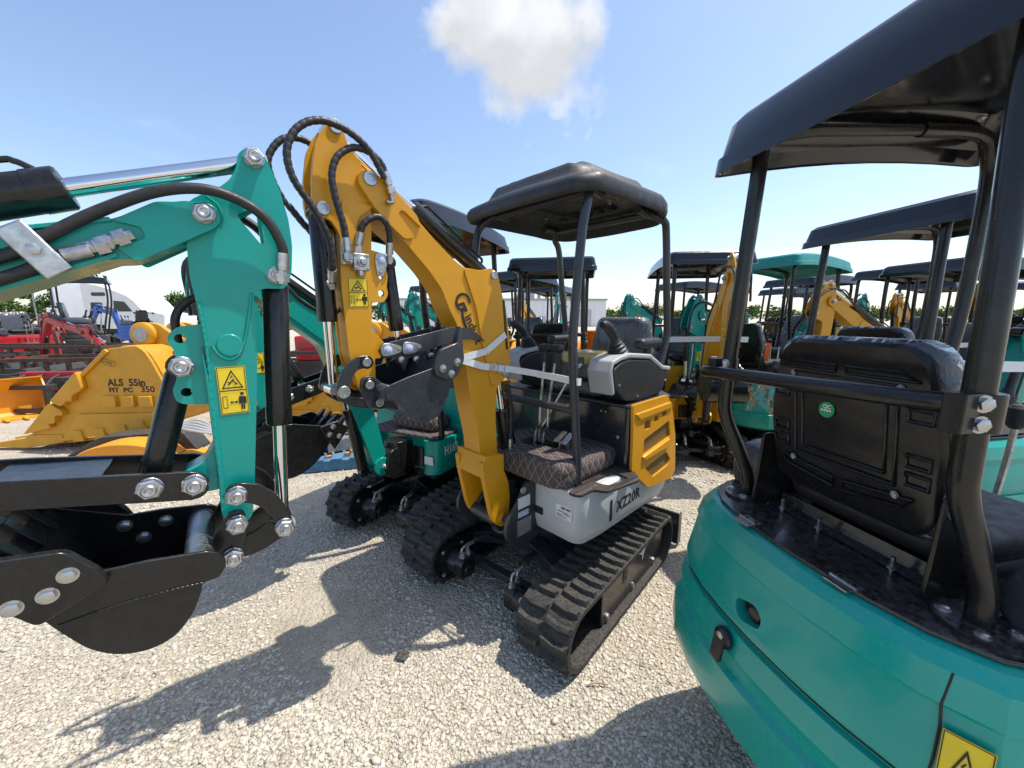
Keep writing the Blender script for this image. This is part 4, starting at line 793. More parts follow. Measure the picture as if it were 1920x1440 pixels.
def plain_boom(t, paint, foot, knee, tip, armend, bk=True, wide=.055, thumb=False, bkrot=0., armtop=.16, det=True):
    """boom, arm, rams and bucket in the plane y = 0; points are (x, z)"""
    F, K, T, A = [Vector(q) for q in (foot, knee, tip, armend)]
    def off(P, ws): 
        L_, R_ = [], []
        for i, p in enumerate(P):
            d = (P[min(i + 1, len(P) - 1)] - P[max(i - 1, 0)]).normalized(); n = Vector((-d.y, d.x)); L_.append(tuple(p + n * ws[i] / 2)); R_.append(tuple(p - n * ws[i] / 2))
        return L_ + R_[::-1]
    c1 = F.lerp(K, .5) + (F.lerp(K, .5) - F.lerp(T, .3)) * .12; c2 = K.lerp(T, .5)
    b = MB(); b.prism(fil(off([F, c1, K, c2, T], [.09, .13, .17, .14, .085]), .03), -wide, wide)
    for s in (1, -1):
        b.prism(circ(F.x, F.y, .06), s * wide, s * (wide + .02)); b.prism(circ(T.x, T.y, .05), s * (wide - .002), s * (wide + .014))
        b.prism(fil(off([c1, K, c2], [.09, .12, .09]), .03), s * wide, s * (wide + .006))
    n = (T - F).normalized(); up = Vector((-n.y, n.x)); up = up if up.y > 0 or up.x < 0 else -up
    kb = K + up * .0; d1 = (T - K).normalized(); u1 = Vector((-d1.y, d1.x)); u1 = u1 if u1.y > 0 else -u1
    lug = K + u1 * .12 - d1 * .02
    for s in (1, -1): b.prism(fil([tuple(K + d1 * .06), tuple(K - d1 * .1), tuple(lug - d1 * .04), tuple(lug + u1 * .03), tuple(lug + d1 * .04)], .02), s * wide * .8, s * (wide * .8 - .014))
    bo = obj('boom', b, paint, t, sm=30, bev=.003)
    for p in (F, T, lug): bolt(bo, (p.x, wide + .016, p.y), (0, 1, 0), .02, 'nut'); bolt(bo, (p.x, -wide - .016, p.y), (0, -1, 0), .02, 'nut')
    da = (A - T).normalized(); ua = Vector((-da.y, da.x)); ua = ua if ua.x > 0 else -ua     # ua points forward, away from the machine
    top = T - da * armtop + ua * .03; cy = T + da * .12 + ua * .15
    b = MB(); P = fil([tuple(top - ua * .05), tuple(top - da * .05), tuple(top + ua * .06), tuple(cy - da * .1 + ua * .02), tuple(cy + ua * .04), tuple(cy + da * .05), tuple(T + da * .2 + ua * .06), tuple(A - da * .06 + ua * .045), tuple(A + da * .05), tuple(A - ua * .045), tuple(T + da * .22 - ua * .06), tuple(T - ua * .06)], .02)
    for s in (1, -1): b.prism(P, s * .048, s * .034)
    b.prism([tuple(T + da * .14 + ua * .055), tuple(A - da * .05 + ua * .04), tuple(A - da * .03 - ua * .04), tuple(T + da * .14 - ua * .055)], -.035, .035)
    ar = obj('arm', b, paint, t, sm=30, bev=.002)
    for p in (top, cy, A): bolt(ar, (p.x, .05, p.y), (0, 1, 0), .02, 'nut'); bolt(ar, (p.x, -.05, p.y), (0, -1, 0), .02, 'nut')
    if det: 
        w0 = T + da * .33 * (A - T).length / .6; 
        warning(ar, (w0.x - .03, -.0485, w0.y - .08), (1, 0, 0), (0, 0, 1), .06, .1); warning(ar, (w0.x + .03, .0485, w0.y - .08), (-1, 0, 0), (0, 0, 1), .06, .1)
    ram(t, (lug.x, 0, lug.y), (top.x, 0, top.y), .6, .03, .016, pipe=True)
    lk = A + ua * .11 - da * .03
    ram(t, (cy.x, 0, cy.y), (lk.x, 0, lk.y), .62, .028, .015)
    bf = F + Vector((.05, -.03)); bl = c1 + Vector((.07, .1))
    ram(t, (F.x + .1, 0, F.y - .02), (bl.x + .02, 0, bl.y + .05), .7, .034, .018)
    if bk:
        M = lambda p: tuple(A + Matrix.Rotation(bkrot, 2) @ Vector(p))
        b = MB()
        for s in (1, -1): b.prism(fil([M((-.03, .03)), M((.03, .03)), M((.13, -.02)), M((.13, -.06)), M((-.02, -.05))], .02), s * .06, s * .075)
        l1 = [tuple(A - da * .1 + ua * .02), tuple(A - da * .1 - ua * .02), tuple(lk - ua * .02 + da * .03), tuple(lk + ua * .035), tuple(lk - da * .04)]
        for s in (1, -1): q = obj('bucket_link', MB().prism(fil(l1, .02), s * .052, s * .064), BLK, t, bev=.002); bolt(q, (lk.x, s * .064, lk.y), (0, s, 0), .02, 'nut')
        e2 = Vector(M((.11, -.04))); obj('bucket_link', MB().bar((lk.x, -.03, lk.y), (e2.x, -.03, e2.y), .012, .05, up=(0, 0, 1)).bar((lk.x, .03, lk.y), (e2.x, .03, e2.y), .012, .05, up=(0, 0, 1)), BLK, t)
        sd = [M(q) for q in ((-.04, .0), (.12, -.01), (.17, -.08), (.16, -.17), (.10, -.25), (0, -.28), (-.12, -.24), (-.25, -.13), (-.2, -.08))]
        bb = bucket(t, fil(sd, .015), [M(q) for q in ((.05, -.01), (.12, -.02), (.17, -.08), (.16, -.17), (.10, -.25), (0, -.28), (-.12, -.24), (-.25, -.13))], .16, BLK, [M(q) for q in ((-.16, -.07), (-.25, -.07), (-.31, -.13), (-.2, -.22))], (M((-.25, -.13)), tuple(Vector(M((-.25, -.13))) - Vector(M((-.12, -.24))))), 4, M((.02, -.02)), tooth=.09)
        e = obj('bucket_ear', b, BLK, bb); bolt(e, (A.x, .075, A.y), (0, 1, 0), .02); bolt(e, (A.x, -.075, A.y), (0, -1, 0), .02); bolt(e, (e2.x, .075, e2.y), (0, 1, 0), .02); bolt(e, (e2.x, -.075, e2.y), (0, -1, 0), .02)
    if thumb:
        p0 = A - da * .12 - ua * .09; p1 = p0 - ua * .52 - da * .08; nn = Vector((-(p1 - p0).y, (p1 - p0).x)).normalized()
        b = MB()
        for s in (1, -1): b.prism(fil([tuple(p0 + nn * .045 - (p1 - p0).normalized() * .05), tuple(p1 + nn * .05), tuple(p1 - nn * .02 + (p1 - p0).normalized() * .06), tuple(p0 - nn * .04 - (p1 - p0).normalized() * .05)], .02), s * .075, s * .063)
        q = obj('thumb', b, BLK, t, bev=.002); mid = p0.lerp(p1, .2)
        for p in (p0, mid): bolt(q, (p.x, .075, p.y), (0, 1, 0), .022); bolt(q, (p.x, -.075, p.y), (0, -1, 0), .022)
        obj('thumb_bracket', MB().prism(fil([tuple(A - da * .2 - ua * .03), tuple(p0 - da * .03), tuple(p0 + da * .03), tuple(A - da * .06 - ua * .03)], .01), -.04, .04), paint, ar)
        la = T + da * .42 * (A - T).length - ua * .09
        obj('thumb_lug', MB().prism(fil([tuple(la + ua * .05 - da * .1), tuple(la - ua * .03 - da * .08), tuple(la - ua * .03 + da * .08), tuple(la + ua * .05 + da * .1)], .02), -.04, .04), paint, ar)
        ram(t, (la.x, 0, la.y), (mid.x, 0, mid.y), .85, .026, .013)
    def hz(P, y, r=.009): hose(t, [(p.x, y, p.y) for p in P], r, ribs=False, k=8)
    for s in (1, -1): hz([c1 + u1 * .02, K + u1 * .05, c2 + u1 * .06, T + u1 * .13, T + ua * .14 - da * .05, cy + ua * .03, cy + da * .08 + ua * .04], s * .06)
    return bo
def digger(name, label, loc, deg, paint, sc=1., group=None, canopy=CAN, lugs='joined', boom=None, slew=0., rail=True, detail=False, mat_=None, track=True, model=None, roof=True, seat=True, swing=0., blade=True, undbl=True, uoff=(0, 0), lean=0., skirt=.44, rtilt=.03, thick=1.):
    t = thing(name, label, 'excavator', loc, deg, group, sc)
    if track: undercarriage(t, -.40, .56, .25, .46, -slew, uoff, lugs, blade, undbl)
    b = MB(); prof = [(.985, -.02), (.978, 0), (.955, .02), (.90, .033), (.892, .029), (.76, .052), (.746, .052), (.742, .043), (.726, .043), (.722, .054), (.66, .063), (.648, .058), (.61, .058), (.60, .074), (.50, .079), (.46, .07), (.44, .045)]
    b.rings([[(x, y, z) for x, y in scaled(PLAN, o)] for z, o in prof]); bd = obj('body', b, paint, t, sm=24)
    b = MB(); fp = fil([(.15, skirt), (.15, -skirt), (.44, -skirt), (.46, -.22), (.38, -.17), (.38, .17), (.46, .22), (.44, skirt)], [.01, .01, .06, .03, .03, .03, .03, .06]); b.rings([[(x, y * f, z) for x, y in fp] for z, f in ((.445, .96), (.48, 1.), (.66, 1.), (.675, .99))]); fs = obj('front_skirt', b, paint, t, sm=30)
    b = MB(); b.prism(scaled(PLAN, -.012), .986, .994, 'z'); dk = obj('deck_plate', b, BLKD, t, bev=.002)
    b = MB(); b.prism(fil([(.0, .16), (.0, -.16), (.4, -.16), (.4, .16)], .03), .46, .6, 'z'); b.prism(fil([(.36, .43), (.58, .42), (.64, .5), (.6, .62), (.36, .64)], .04), -.06, .06); b.cyl((.48, 0, .42), (.48, 0, .66), .075, n=20); obj('swing_bracket', b, BLK, t, bev=.004)
    mm = mat_ or QUILT
    obj('floor_mat', rbox(.16, .43, -skirt + .03, skirt - .03, .676, .70, .05, .01), mm, t, uvbox=True, sm=50); obj('floor_mat', rbox(.165, .36, -.16, .24, .70, .80, .05, .03), mm, t, uvbox=True, sm=50)
    for y in (-.05, .05):
        lv = obj('travel_lever', MB().tube(spl([(.3, y, .79), (.3, y, .9), (.33, y, 1.1), (.34, y, 1.25)], 5), .008, 8), ZINC, t); obj('lever_knob', MB().lathe([(0, .012), (.01, .02), (.06, .022), (.07, .014)], (.34, y, 1.24), (0, 0, 1), 12), PLA, lv)
    if seat:
        obj('seat_cushion', rbox(-.26, .14, -.2, .2, 1.03, 1.11, .06, .03), PLA, t, sm=50); b = MB().box((-.06, 0, 1.012), (.3, .3, .036)); obj('seat_base', b, BLKD, t)
        seat_pan(t, -.315, 1.10, 1.50, .36, .40, True, detail)
        for s in (1, -1):
            b = MB(); b.prism(fil([(-.36, 1.0), (-.24, 1.0), (-.2, 1.04), (-.27, 1.12), (-.30, 1.22), (-.345, 1.22), (-.35, 1.12)], .02), s * .205, s * .213); q = obj('seat_bracket', b, BLK, t, bev=.002); bolt(q, (-.325, s * .213, 1.185), (0, s, 0), .011, 'hex', STEEL)
    for s in (1, -1):
        b = MB(); RR = []
        for x, f in ((-.27, .6), (-.255, .85), (-.2, 1.0), (.1, 1.0), (.17, .85), (.19, .6)): RR.append([(x, s * (.335 + yy * f), .996 + zz * (f * .5 + .5)) for yy, zz in fil([(-.085, 0), (.085, 0), (.085, .08), (.05, .15), (-.05, .15), (-.085, .08)], .03)][::s])
        b.rings(RR); co = obj('console', b, CONS, t, sm=40)
        b = MB(); b.lathe([(0, .045), (.02, .046), (.024, .036), (.045, .038), (.05, .026), (.08, .02)], (.09, s * .335, 1.13), (.2, 0, 1), 14); b.tube(spl([(.105, s * .335, 1.2), (.12, s * .335, 1.26), (.13, s * .335, 1.3), (.155, s * .335, 1.32)], 5), .017, 10); obj('joystick', b, PLA, co, sm=50)
        b = MB().ell((-.235, s * .335, 1.03), (.05, .05, .035)); obj('console_recess_dark', b, INK, co)  # black ellipsoid put in for the shade of a hollow
    if roof:
        X0, X1 = -.45, .60; rz = 1.968
        box_canopy(t, X0, X1, -.40, .40, rz, canopy, tilt=rtilt, thick=thick); dz = rtilt * .95
        for s in (1, -1):
            p = obj('canopy_post', MB().tube(spl([(px, s * q, pz) for px, q, pz in zip((-.318, -.32, -.355, -.398, -.408, -.40, -.388, -.38), (.272, .27, .265, .26, .26, .25, .232, .228) if lean and s < 0 else (.272, .274, .285, .298, .298, .29, .28, .28), (.99, 1.06, 1.15, 1.25, 1.33, 1.6, 1.9, 2.04))], 5), .02, 14), BLK, t, sm=60)
            b = MB().lathe([(0, .062), (.008, .062)], (-.318, s * .272, .994), (0, 0, 1), 22); f = obj('post_flange', b, BLKD, p)
            for k in range(4): bolt(f, (-.318 + .045 * math.cos(k * PI / 2 + .6), s * .272 + .045 * math.sin(k * PI / 2 + .6), 1.002), (0, 0, 1), .0105, 'hex')
            obj('canopy_post', MB().tube(spl([(.38, s * min(.33, skirt - .02), .69), (.43, s * .33, 1.0), (.53, s * .33, 1.5), (.545, s * .33, 1.86 + dz * .8), (.525, s * .33, 1.985 + dz), (.45, s * .32, 2.04 + dz), (.2, s * .31, 2.055 + dz * .7)], 5), .02, 14), BLK, t, sm=60)
            obj('roof_rail', MB().tube([(-.38, s * (.28 - (lean if s < 0 else 0)), 2.04), (-.2, s * .29, 2.055 + dz * .25), (.2, s * .31, 2.055 + dz * .7)], .016, 10), BLK, t)
            for x in (-.3, .25): bolt(t, (x, s * .2, 2.045 + rtilt * (x + .45)), (0, 0, -1), .012, 'nut', ZINC)
    if rail:
        b = MB().tube(spl([(-.40, .308, 1.385), (-.455, .32, 1.39), (-.475, .28, 1.395), (-.47, 0, 1.405), (-.455, -.18 if lean else -.2, 1.41), (-.44, -.24 if lean else -.285, 1.412), (-.41, -.26 if lean else -.31, 1.412)], 6), .0175, 12); rl = obj('guard_rail', b, BLK, t, sm=60)
        for s in (1, -1):
            yc_ = .262 if lean and s < 0 else .302
            b = MB().lathe([(-.032, .027), (.032, .027)], (-.404, s * yc_, 1.40), (0, 0, 1), 18); b.box((-.44, s * yc_, 1.40), (.05, .03, .066)); c = obj('rail_clamp', b, BLK, rl, bev=.002)
            for z in (-.017, .017): bolt(c, (-.43, s * yc_ - .016, 1.40 + z), (-.3, -1, 0), .0125, 'hex')
    if model:
        if isinstance(model, str): text(model, .085, WINK, fs, (.385, skirt + .0005, .57), (-1, 0, 0), (0, 0, 1), off=.0022, width=.76, sp=1.1)
    if boom: 
        old = set(t.children); plain_boom(t, paint, **boom)
        M = Matrix.Translation((.48, 0, 0)) @ Matrix.Rotation(swing, 4, 'Z') @ Matrix.Translation((-.48, 0, 0))
        for c in t.children:
            if c not in old: c.matrix_local = M @ c.matrix_local
    return t
# ---- right foreground machine, seen from behind
Rm = digger('mini_excavator', 'teal excavator whose black seat pan and rounded tail fill the foreground, black tray roof above', (1.117, .951, 0), 11, TEAL, detail=True, slew=PI, uoff=(.52, 0), lean=.05, rtilt=.10, thick=1.22)
for c in Rm.children:
    if c.name.startswith(('body', 'front_skirt')): c.data.materials.clear(); c.data.materials.append(TEALG)
def tail_details():
    bd = [c for c in Rm.children if c.name.startswith('body')][0]; dk = [c for c in Rm.children if c.name.startswith('deck_plate')][0]
    # filler hole, latch, hinges, seat rails, door seams, warning film
    b = MB(); P = fil([(-.055, -.028), (.02, -.028), (.055, .0), (.055, .028), (-.02, .028), (-.055, 0)], .03, 5)
    def tp(y, z, o=0.):     # point on the tail surface
        zs = [(.955, .02), (.90, .033), (.76, .052), (.722, .054), (.66, .063), (.60, .074), (.50, .079)]
        off = zs[0][1]
        for (z0, o0), (z1, o1) in zip(zs, zs[1:]):
            if z1 <= z <= z0: off = o0 + (o1 - o0) * (z0 - z) / (z0 - z1)
        if z < .5: off = .079
        Q = scaled(PLAN, off + o)
        for i in range(len(Q) - 1):
            (x0, y0), (x1, y1) = Q[i], Q[i + 1]
            if y0 <= y <= y1 and x0 < 0 and x1 < 0.1: t = (y - y0) / max(1e-6, y1 - y0); return V(x0 + (x1 - x0) * t, y, z)
        return V(-.5, y, z)
    hole = MB(); n = len(P); ring1 = [tp(.03 + a * .75, .80 + c * 1.0 - a * .25, .003) for a, c in P]
    # the filler opening is cut through the panel, the shade inside is a black sheet set behind it
    cut = MB(); cut.rings([[p + V(dx, 0, 0) for p in ring1] for dx in (-.03, .05)]); co = obj('cut', cut, INK, Rm, sm=0)
    bm = bd.modifiers.new('hole', 'BOOLEAN'); bm.operation = 'DIFFERENCE'; bm.object = co; bm.solver = 'EXACT'
    dg = bpy.context.evaluated_depsgraph_get(); dg.update(); me = bpy.data.meshes.new_from_object(bd.evaluated_get(dg)); bd.modifiers.clear(); bd.data = me; bpy.data.objects.remove(co)
    me.set_sharp_from_angle(angle=R(24))
    c0 = sum(ring1, V(0, 0, 0)) / n; hole.add([c0 + (p - c0) * .93 + V(.034, 0, 0) for p in ring1], [tuple(range(n))]); fo = obj('filler_cavity_dark', hole, INK, bd, sm=0)
    obj('filler_cap', MB().lathe([(0, .022), (.012, .022), (.016, .017)], c0 + V(.034, -.006, -.004), (-1, 0, 0), 18), BLK, fo)
    p = tp(.075, .69, .004); b = MB().lathe([(0, .03), (.012, .028), (.016, .022)], p, (-1, 0, 0), 18); b.prism([(p.x - .02, p.z + .01), (p.x - .012, p.z + .01), (p.x - .02, p.z - .055), (p.x - .032, p.z - .06)], p.y - .018, p.y + .018); la = obj('latch', b, BLK, bd, bev=.003); b = MB().lathe([(0, .012), (.004, .012), (.005, .009)], p + V(-.016, 0, .008), (-1, 0, 0), 16); obj('key_cylinder', b, ZINC, la)
    for y in (.13, -.13):
        q = V(-.443, y, .994); b = MB(); b.box(q + V(.012, 0, .001), (.022, .05, .003)); b.box(q + V(-.012, 0, .0), (.022, .05, .003)); b.cyl(q + V(0, -.028, .003), q + V(0, .028, .003), .004, n=8); h = obj('hinge', b, STEEL, dk)
        for k in (-.015, .015): bolt(h, q + V(.012, k, .0025), (0, 0, 1), .004, 'hex', INK)
    b = MB(); b.box((-.27, 0, 1.0), (.05, .42, .006)); b.box((-.26, 0, 1.018), (.004, .40, .03), Matrix.Rotation(.2, 3, 'Y')); rl = obj('seat_rail', b, BLKD, Rm)
    for y in (-.12, .05, .16): 
        b = MB().cyl((-.30, y, .994), (-.30, y, 1.03), .005, n=8); o = obj('stud', b, ZINC, rl); bolt(o, (-.30, y, 1.003), (0, 0, 1), .009, 'hex')
    # vertical panel joint on the near corner and the door outline
    def seam(L_): obj('panel_joint', MB().tube([tp(y, z, -.0008) for y, z in L_], .0022, 5), INK, bd, sm=0)
    seam([(-.31, .955), (-.312, .90), (-.318, .86), (-.322, .80), (-.322, .74), (-.322, .60)])
    seam([(y, .742) for y in np.linspace(.30, -.36, 24)])
    # warning film low on the near corner
    a = tp(-.332, .78, .004); c = tp(-.385, .78, .004); u = (c - a).normalized(); vv = (tp(-.332, .86, .004) - a).normalized(); vv = (vv - u * vv.dot(u)).normalized()
    warning(bd, tp(-.332, .768, .006), u, vv, .058, .10, lower=False)
tail_details()
# loose clear film hanging from the rail beside the seat
b = MB(); n = 14
for i in range(n + 1):
    for j in range(5):
        y = .11 + .19 * i / n; zz = 1.36 - .075 * j / 4 * (1 + .3 * math.sin(i)); b.v.append((-.33 + .012 * math.sin(i * 1.3 + j), y, zz + .012 * math.sin(i * .9)))
for i in range(n):
    for j in range(4): a = i * 5 + j; b.f.append((a, a + 1, a + 6, a + 5))
obj('plastic_sheet', b, FILM, Rm, sm=60)
# ---- left foreground machine: only boom, arm, thumb and bucket reach into view
def q8(P): return [(.8 * x + .25, .31 + .8 * z) for x, z in P]
Lm = digger('mini_excavator', 'teal excavator reaching in with arm, black thumb and black bucket raised over the gravel', (-2.08, -.04, 0), 37.4, TEAL)
def left_front():
    q1 = lambda p: q8([p])[0]
    wa = .048
    arm = q8([(1.888, 2.034), (1.918, 2.061), (1.947, 2.057), (1.969, 2.02), (1.99, 1.952), (2.007, 1.865), (2.011, 1.788), (2.002, 1.699), (1.986, 1.659), (1.973, 1.647), (1.915, 1.646), (1.889, 1.62), (1.885, 1.479), (1.879, 1.394), (1.835, 1.0), (1.82, .90), (1.778, .865), (1.744, .90), (1.74, .95), (1.748, 1.221), (1.755, 1.458), (1.746, 1.61), (1.74, 1.667), (1.743, 1.759), (1.759, 1.879), (1.788, 1.901), (1.832, 1.928), (1.862, 1.956), (1.883, 1.997)])
    tri = fil(q8([(1.87, 1.86), (1.923, 1.897), (1.931, 1.888), (1.936, 1.785), (1.925, 1.78), (1.88, 1.842)]), .006)
    ar = None
    for s in (1, -1):
        me = holed(fil(arm, .012, 3), [tri], s * wa, s * (wa - .012)); o = obj('arm' if s < 0 else 'arm_side_plate', me, TEAL, Lm if s < 0 else ar, sm=30, bev=.002); ar = ar or o
        if s == 1: break
    if ar.name.startswith('arm_side'): ar.name = 'arm'; ar.parent = Lm
    obj('arm_side_plate', holed(fil(arm, .012, 3), [tri], -wa, -(wa - .012)), TEAL, ar, sm=30, bev=.002)
    b = MB(); b.prism(q8([(1.765, 1.62), (1.875, 1.62), (1.868, 1.39), (1.825, 1.0), (1.80, .93), (1.755, .95), (1.765, 1.4)]), -wa + .008, wa - .008)
    for P, z in (([(1.745, 1.47), (1.76, 1.30), (1.76, 1.0), (1.742, .98)], 0),): b.prism(q8(P), -wa - .004, wa + .004)
    b.prism(circ(*q1((1.815, 1.47)), .028, n=18), -wa - .004, wa + .004); obj('arm_box', b, TEAL, ar, bev=.003)
    # weld beads
    def weld(P, y):
        Q = [V(x, y, z) for x, z in P]; L_ = spl(Q, 24); obj('weld_bead', MB().tube(L_, .0035, 7, lambda i: .0032 + .0014 * (i % 3 == 0)), TEAL, ar, sm=60)
    weld(q8([(1.752, 1.60), (1.757, 1.45), (1.752, 1.22), (1.745, .97)]), -wa - .001); weld(q8([(1.885, 1.63), (1.872, 1.56), (1.855, 1.49), (1.835, 1.44), (1.81, 1.425), (1.785, 1.44), (1.77, 1.47)]), -wa - .001); weld(q8([(1.80, 1.895), (1.825, 1.875), (1.832, 1.845), (1.825, 1.815)]), -wa - .016)
    # boom
    bm = q8([(1.413, 1.748), (1.598, 1.803), (1.69, 1.858), (1.796, 1.874), (1.818, 1.865), (1.828, 1.845), (1.825, 1.825), (1.809, 1.809), (1.638, 1.708), (1.57, 1.700), (1.396, 1.62)])
    b = MB(); back = [(.86, 1.36), (.80, 1.22), (.74, .9), (.70, .54), (.62, .47), (.55, .53), (.57, .9), (.60, 1.25), (.66, 1.42), (.78, 1.52), (1.0, 1.58)]
    full = bm + back
    b.prism(fil(full, .02, 3), -.062, .062)
    for s in (1, -1): b.prism(fil(q8([(1.60, 1.80), (1.69, 1.861), (1.796, 1.877), (1.82, 1.867), (1.83, 1.845), (1.827, 1.825), (1.809, 1.806), (1.638, 1.70), (1.60, 1.735), (1.66, 1.762), (1.655, 1.79)]), .008, 3), s * .06, s * .07)
    for z0, z1 in ((.0, .008),):
        top = q8([(1.40, 1.748), (1.598, 1.803)]); bot = q8([(1.396, 1.62), (1.60, 1.715)])
        for (p, q) in (top, bot): b.bar((p[0] - .4, 0, p[1] - .4 * (q[1] - p[1]) / (q[0] - p[0])), (q[0], 0, q[1]), .142, .008)
    bo = obj('boom', b, TEAL, Lm, sm=30, bev=.003)
    wB = -.071
    for p, r, y, par in (((1.791, 1.845), .024, -.071, bo), ((1.929, 2.029), .024, -wa, ar), ((1.955, 1.689), .022, -wa, ar), ((1.693, 1.411), .026, -.036, ar)):
        x, z = q1(p); bolt(par, (x, y, z), (0, -1, 0), r); bolt(par, (x, -y, z), (0, 1, 0), r)
    lug = q8([(1.76, 1.535), (1.694, 1.527), (1.673, 1.505), (1.669, 1.487), (1.68, 1.464), (1.684, 1.44), (1.675, 1.41), (1.679, 1.376), (1.664, 1.34), (1.67, 1.307), (1.687, 1.297), (1.76, 1.287)])
    for s in (1, -1): obj('thumb_lug', holed(fil(lug, .01), [circ(*q1((1.698, 1.493)), .011), circ(*q1((1.696, 1.333)), .011)], s * .036, s * .026), TEAL, ar, bev=.002)
    b = MB(); b.prism(fil(q8([(1.75, 1.168), (1.715, 1.11), (1.66, 1.085), (1.665, 1.03), (1.70, 1.012), (1.75, 1.012)]), .012), -.04, .04); obj('thumb_bracket', b, TEAL, ar, bev=.003)
    warning(ar, (*q1((1.772, 1.254))[:1], -wa - .0005, q1((1.772, 1.254))[1]), (1, 0, .0), (0, 0, 1), .059, .12)
    # rams
    def rm(a, b_, mid, r, rr, **k): a = q1(a); b_ = q1(b_); return ram(Lm, (a[0], 0, a[1]), (b_[0], 0, b_[1]), mid, r, rr, **k)
    rm((1.05, 1.71), (1.932, 2.036), .53, .040, .0185, ew=.07, pipe=True); rm((1.96, 1.69), (1.908, .83), .585, .031, .0165, ew=.07); rm((1.692, 1.41), (1.585, 1.06), .98, .029, .012, ew=.05)
    # thumb
    th = q8([(1.10, 1.195), (1.339, 1.165), (1.686, 1.103), (1.712, 1.09), (1.724, 1.065), (1.718, 1.035), (1.70, 1.018), (1.677, 1.016), (1.329, 1.091), (1.20, 1.12), (1.12, 1.10), (1.06, 1.06), (1.04, 1.08)])
    b = MB()
    for s in (1, -1): b.prism(fil(th, .008), s * .085, s * .073)
    p = q1((1.40, 1.14)); b.box((p[0], 0, p[1]), (.16, .15, .01), Matrix.Rotation(.15, 3, 'Y')); tm = obj('thumb', b, BLK, Lm, bev=.002)
    for p in ((1.592, 1.08), (1.687, 1.065)): x, z = q1(p); bolt(tm, (x, -.085, z), (0, -1, 0), .026); bolt(tm, (x, .085, z), (0, 1, 0), .026)
    # linkage
    l1 = q8([(1.757, 1.023), (1.77, 1.037), (1.8, 1.039), (1.847, 1.021), (1.886, .98), (1.914, .924), (1.931, .864), (1.922, .835), (1.896, .831), (1.88, .856), (1.872, .895), (1.849, .939), (1.816, .966), (1.772, .979), (1.757, 1.0)])
    l2 = q8([(1.923, .83), (1.895, .804), (1.845, .78), (1.798, .772), (1.763, .777), (1.738, .797), (1.773, .843), (1.818, .85), (1.863, .877), (1.885, .86)])
    for s in (1, -1): k = obj('bucket_link', MB().prism(fil(l1, .01), s * .088, s * .076), BLK, Lm, bev=.002); [bolt(k, (q1(p)[0], s * .088, q1(p)[1]), (0, s, 0), .025) for p in ((1.784, 1.004), (1.903, .856))]
    b = MB()
    for s in (1, -1): b.prism(fil(l2, .01), s * .066, s * .054)
    obj('bucket_link', b, BLK, Lm, bev=.002)
    side = q8([(1.70, .882), (1.722, .868), (1.738, .845), (1.738, .82), (1.719, .79)]) + spl2(q8([(1.679, .788), (1.669, .751), (1.644, .699), (1.602, .655), (1.548, .643), (1.49, .662), (1.443, .705), (1.408, .764), (1.375, .83)]), 5) + q8([(1.29, .96), (1.33, .985), (1.493, .908), (1.578, .902), (1.664, .888)])
    bk = bucket(Lm, fil(side, .006), q8([(1.70, .83), (1.679, .788), (1.669, .751), (1.644, .699), (1.602, .655), (1.548, .643), (1.486, .668), (1.443, .7), (1.408, .764), (1.375, .83), (1.29, .965)]), .15, BLK, q8([(1.505, .885), (1.49, .925), (1.44, .996), (1.33, 1.013), (1.27, 1.06), (1.25, 1.0), (1.30, .93), (1.375, .825)]), (q1((1.29, .965)), (-.62, 1)), 4, q1((1.675, .835)), stud=[(.025, -.045), (-.02, -.05), (.055, -.015)])
    # welded seam across the side plate and inner ribs
    x = [V(*(lambda p: (p[0], -.151, p[1]))(q1(p))) for p in ((1.685, .79), (1.60, .80), (1.50, .805), (1.40, .80))]
    obj('weld_bead', MB().tube(spl(x, 24), .0022, 6, lambda i: .002 + .001 * (i % 3 == 0)), BLK, bk, sm=60)
    b = MB()
    for s in (1, -1): b.prism(fil(q8([(1.80, .945), (1.76, .95), (1.735, .915), (1.69, .84), (1.665, .80), (1.71, .765), (1.775, .775), (1.80, .86)]), .015), s * .066 + s * .004, s * .082)
    e = obj('bucket_ear', b, BLK, bk, bev=.002)
    for p in ((1.776, .905), (1.755, .80)): bolt(e, (q1(p)[0], -.082, q1(p)[1]), (0, -1, 0), .025); bolt(e, (q1(p)[0], .082, q1(p)[1]), (0, 1, 0), .025)
    b = MB(); p = q1((1.675, .835)); b.cyl((p[0], -.149, p[1]), (p[0], .149, p[1]), .0305, n=20); obj('bucket_pin_tube', b, STEEL, bk)
    for p in ((1.58, .86), (1.52, .82), (1.48, .875)): bolt(bk, (q1(p)[0], .139, q1(p)[1]), (0, -1, 0), .014, 'hex')
    # hoses along the boom
    def hz(P, y, **k): return hose(Lm, [(*q1((x, z))[:1], y[i] if isinstance(y, list) else y, q1((x, z))[1]) for i, (x, z) in enumerate(P)], ribs=False, **k)
    hz([(1.2, 1.60), (1.41, 1.692), (1.477, 1.74), (1.578, 1.815), (1.693, 1.88), (1.795, 1.905), (1.879, 1.89), (1.942, 1.848), (1.976, 1.777), (1.975, 1.73)], [-.075] * 4 + [-.085, -.09, -.085, -.08, -.075, -.072], r=.0115, fit='b')
    hz([(1.2, 1.55), (1.41, 1.645), (1.50, 1.70), (1.53, 1.713)], -.075, r=.0115, fit='b')
    hz([(1.2, 1.60), (1.477, 1.74), (1.693, 1.88), (1.795, 1.905), (1.879, 1.89), (1.942, 1.848), (1.976, 1.777), (1.97, 1.71)], [.075] * 2 + [.085, .09, .085, .08, .075, .06], r=.0115)
    hz([(1.76, 1.62), (1.72, 1.60), (1.69, 1.55), (1.69, 1.46)], .02, r=.0095)
